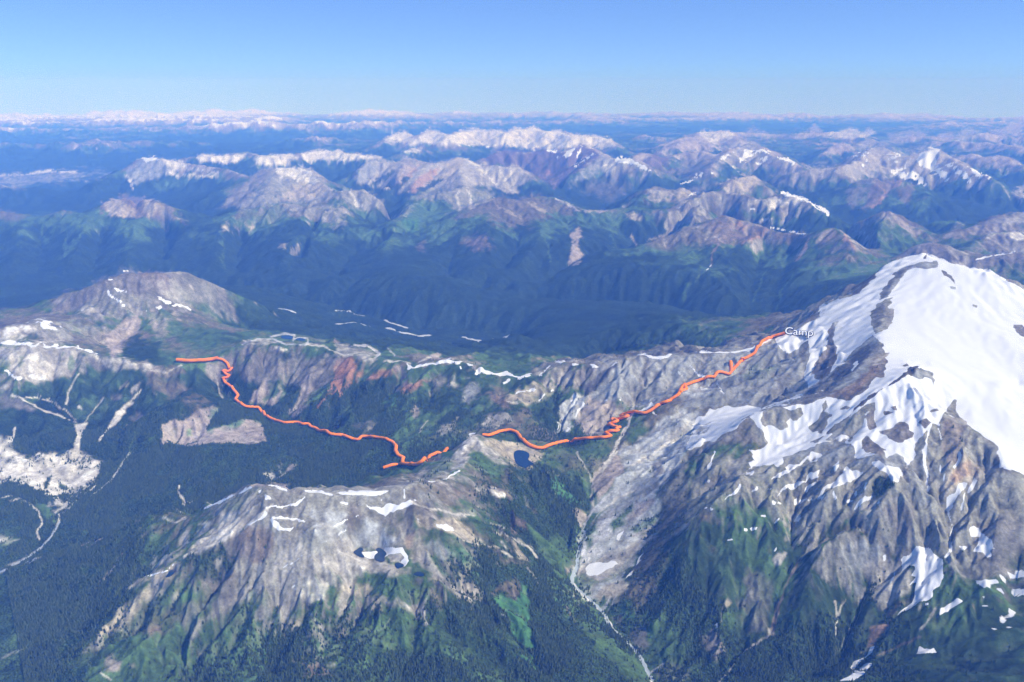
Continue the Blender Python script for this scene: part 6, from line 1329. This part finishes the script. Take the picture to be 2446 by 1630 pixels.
tube('line', ['D 1212 760 1300 768 1400 762 1495 748 1530 755 1560 780 1572 810 1590 815 1565 835 1525 825 1545 850 1572 862 1555 880 1525 875 1540 905 1590 945 1615 975 1632 1000 1612 1025 1650 1055 1690 1078 1770 1080 1800 1110 1820 1140 1880 1168 1950 1188 2040 1182 2080 1200 2110 1190 2130 1215 2170 1225 2190 1245 2230 1240 2260 1265 2353 1275',
      'E 20 1236 60 1245 110 1265 155 1275 180 1250 240 1252 330 1265 390 1290 410 1320 405 1350 420 1375 460 1395 440 1425 440 1435 500 1438 550 1440 590 1415 640 1380 700 1355 760 1330'], 18, t1)
tube('side_line', ['H 325 118 380 100 440 90'], 18, t1)
tube('start_line', ['D 1212 760 1300 768 1360 764 1420 762 1495 748'], 26, t1)
t2 = thing('route_line', 'orange route line climbing from the small summit past the blue tarn to the snowy camp', 'route line')
tube('line', ['E 988 1250 1050 1240 1100 1218 1170 1207 1220 1225 1250 1270 1300 1310 1350 1328 1390 1330 1450 1305 1530 1285 1620 1270 1720 1262 1800 1258 1845 1250 1810 1225 1840 1215 1895 1215 1880 1200 1905 1190 1870 1185 1830 1168 1890 1150 1850 1135 1920 1130 1960 1115 1910 1110 1950 1095 2000 1085 2070 1098 2110 1080 2170 1035 2230 1015 2300 970 2325 910 2353 895',
      'F 4 1085 18 1060 22 1030 100 1000 190 970 220 960 240 970 255 940 270 930 320 940 345 945 352 930 380 900 400 880 430 845 460 835 510 805 530 760 570 718 640 690 725 667'], 18, t2)
tube('side_line', ['F 350 860 352 900 352 940'], 19, t2)
tube('side_line', ['F 425 838 432 858'], 22, t2)

# ------------------------------------------------------------------ the place name
def text_mesh(offset, depth):
    cu = bpy.data.curves.new('word', 'FONT'); cu.body = 'Camp'; cu.size = 1.0; cu.offset = offset; cu.extrude = depth; cu.resolution_u = 6
    ob = bpy.data.objects.new('word', cu); SC.collection.objects.link(ob)
    dg = bpy.context.evaluated_depsgraph_get(); dg.update()
    me = bpy.data.meshes.new_from_object(ob.evaluated_get(dg))
    SC.collection.objects.unlink(ob); bpy.data.objects.remove(ob); bpy.data.curves.remove(cu)
    return me
def islands(me):
    nv = len(me.vertices); par = list(range(nv))
    def find(a):
        while par[a] != a: par[a] = par[par[a]]; a = par[a]
        return a
    # front, back and rim of a letter are separate sheets: join those at the same spot
    seen = {}
    for v in me.vertices:
        k = (round(v.co.x, 4), round(v.co.y, 4))
        if k in seen: par[find(v.index)] = find(seen[k])
        else: seen[k] = v.index
    for e in me.edges:
        a, b_ = find(e.vertices[0]), find(e.vertices[1])
        if a != b_: par[a] = b_
    groups = {}
    for p in me.polygons: groups.setdefault(find(p.vertices[0]), []).append(list(p.vertices))
    res = []
    for g in groups.values():
        used = sorted({i for f in g for i in f}); mp = {i: k for k, i in enumerate(used)}
        res.append(([tuple(me.vertices[i].co) for i in used], [[mp[i] for i in f] for f in g]))
    res.sort(key=lambda q: sum(c[0] for c in q[0]) / len(q[0]))
    return res
mA = islands(text_mesh(0.0, .03)); mB = islands(text_mesh(.06, .02))
allx = [c[0] for g in mA for c in g[0]]
thL, tL = sight(1620 + 714 * .357, 560 + 668 * .357); thR, _ = sight(1620 + 902 * .357, 560 + 668 * .357)
rl = min(hit(1620 + q * .357, 560 + w * .357)[1] for q in range(715, 906, 10) for w in (672, 650, 625)) - 25
zl = CAM_H - rl * float(tL)
wid = rl * (float(thR) - float(thL))
scl = wid / (max(allx) - min(allx))
lab = thing('place_label', 'white place name with dark outline on the snowy saddle', 'place name')
lab.location = (rl * math.sin(float(thL)), rl * math.cos(float(thL)), zl)
mid = .5 * (float(thL) + float(thR))
lab.rotation_euler = (math.pi / 2 - math.radians(48), 0, -mid)
m_white = flat_mat('white_paint', (.97, .97, .97), .6); m_ink = flat_mat('dark_outline', (.02, .022, .03), .8)
for nm, grp, mat, dz in (('letter', mA, m_white, 3.0), ('outline', mB, m_ink, 0.0)):
    for co, fc in grp:
        me = bpy.data.meshes.new(nm)
        me.from_pydata([((x - min(allx)) * scl, y * scl * 1.05, z * scl + dz) for x, y, z in co], [], fc); me.update()
        link(nm, me, mat, lab)

# ------------------------------------------------------------------ the air
bx = [(-150000, -15000, -3400), (150000, -15000, -3400), (150000, 195000, -3400), (-150000, 195000, -3400)]
bx += [(x, y, CAM_H + 1200) for x, y, z in bx]
me = bpy.data.meshes.new('haze')
me.from_pydata(bx, [], [(0, 3, 2, 1), (4, 5, 6, 7), (0, 1, 5, 4), (1, 2, 6, 5), (2, 3, 7, 6), (3, 0, 4, 7)]); me.update()
mh = bpy.data.materials.new('haze'); mh.use_nodes = True
n, l = mh.node_tree.nodes, mh.node_tree.links
n.clear()
ho = n.new('ShaderNodeOutputMaterial'); pv = n.new('ShaderNodeVolumePrincipled')
pv.inputs['Color'].default_value = (*HAZE_COLOR, 1)
pv.inputs['Absorption Color'].default_value = (.9, .9, .9, 1)
pv.inputs['Density'].default_value = HAZE_DENSITY
pv.inputs['Anisotropy'].default_value = HAZE_G
l.new(pv.outputs[0], ho.inputs['Volume'])
haze = link('haze', me, mh, kind='stuff', label='blue haze filling the air over the mountains')
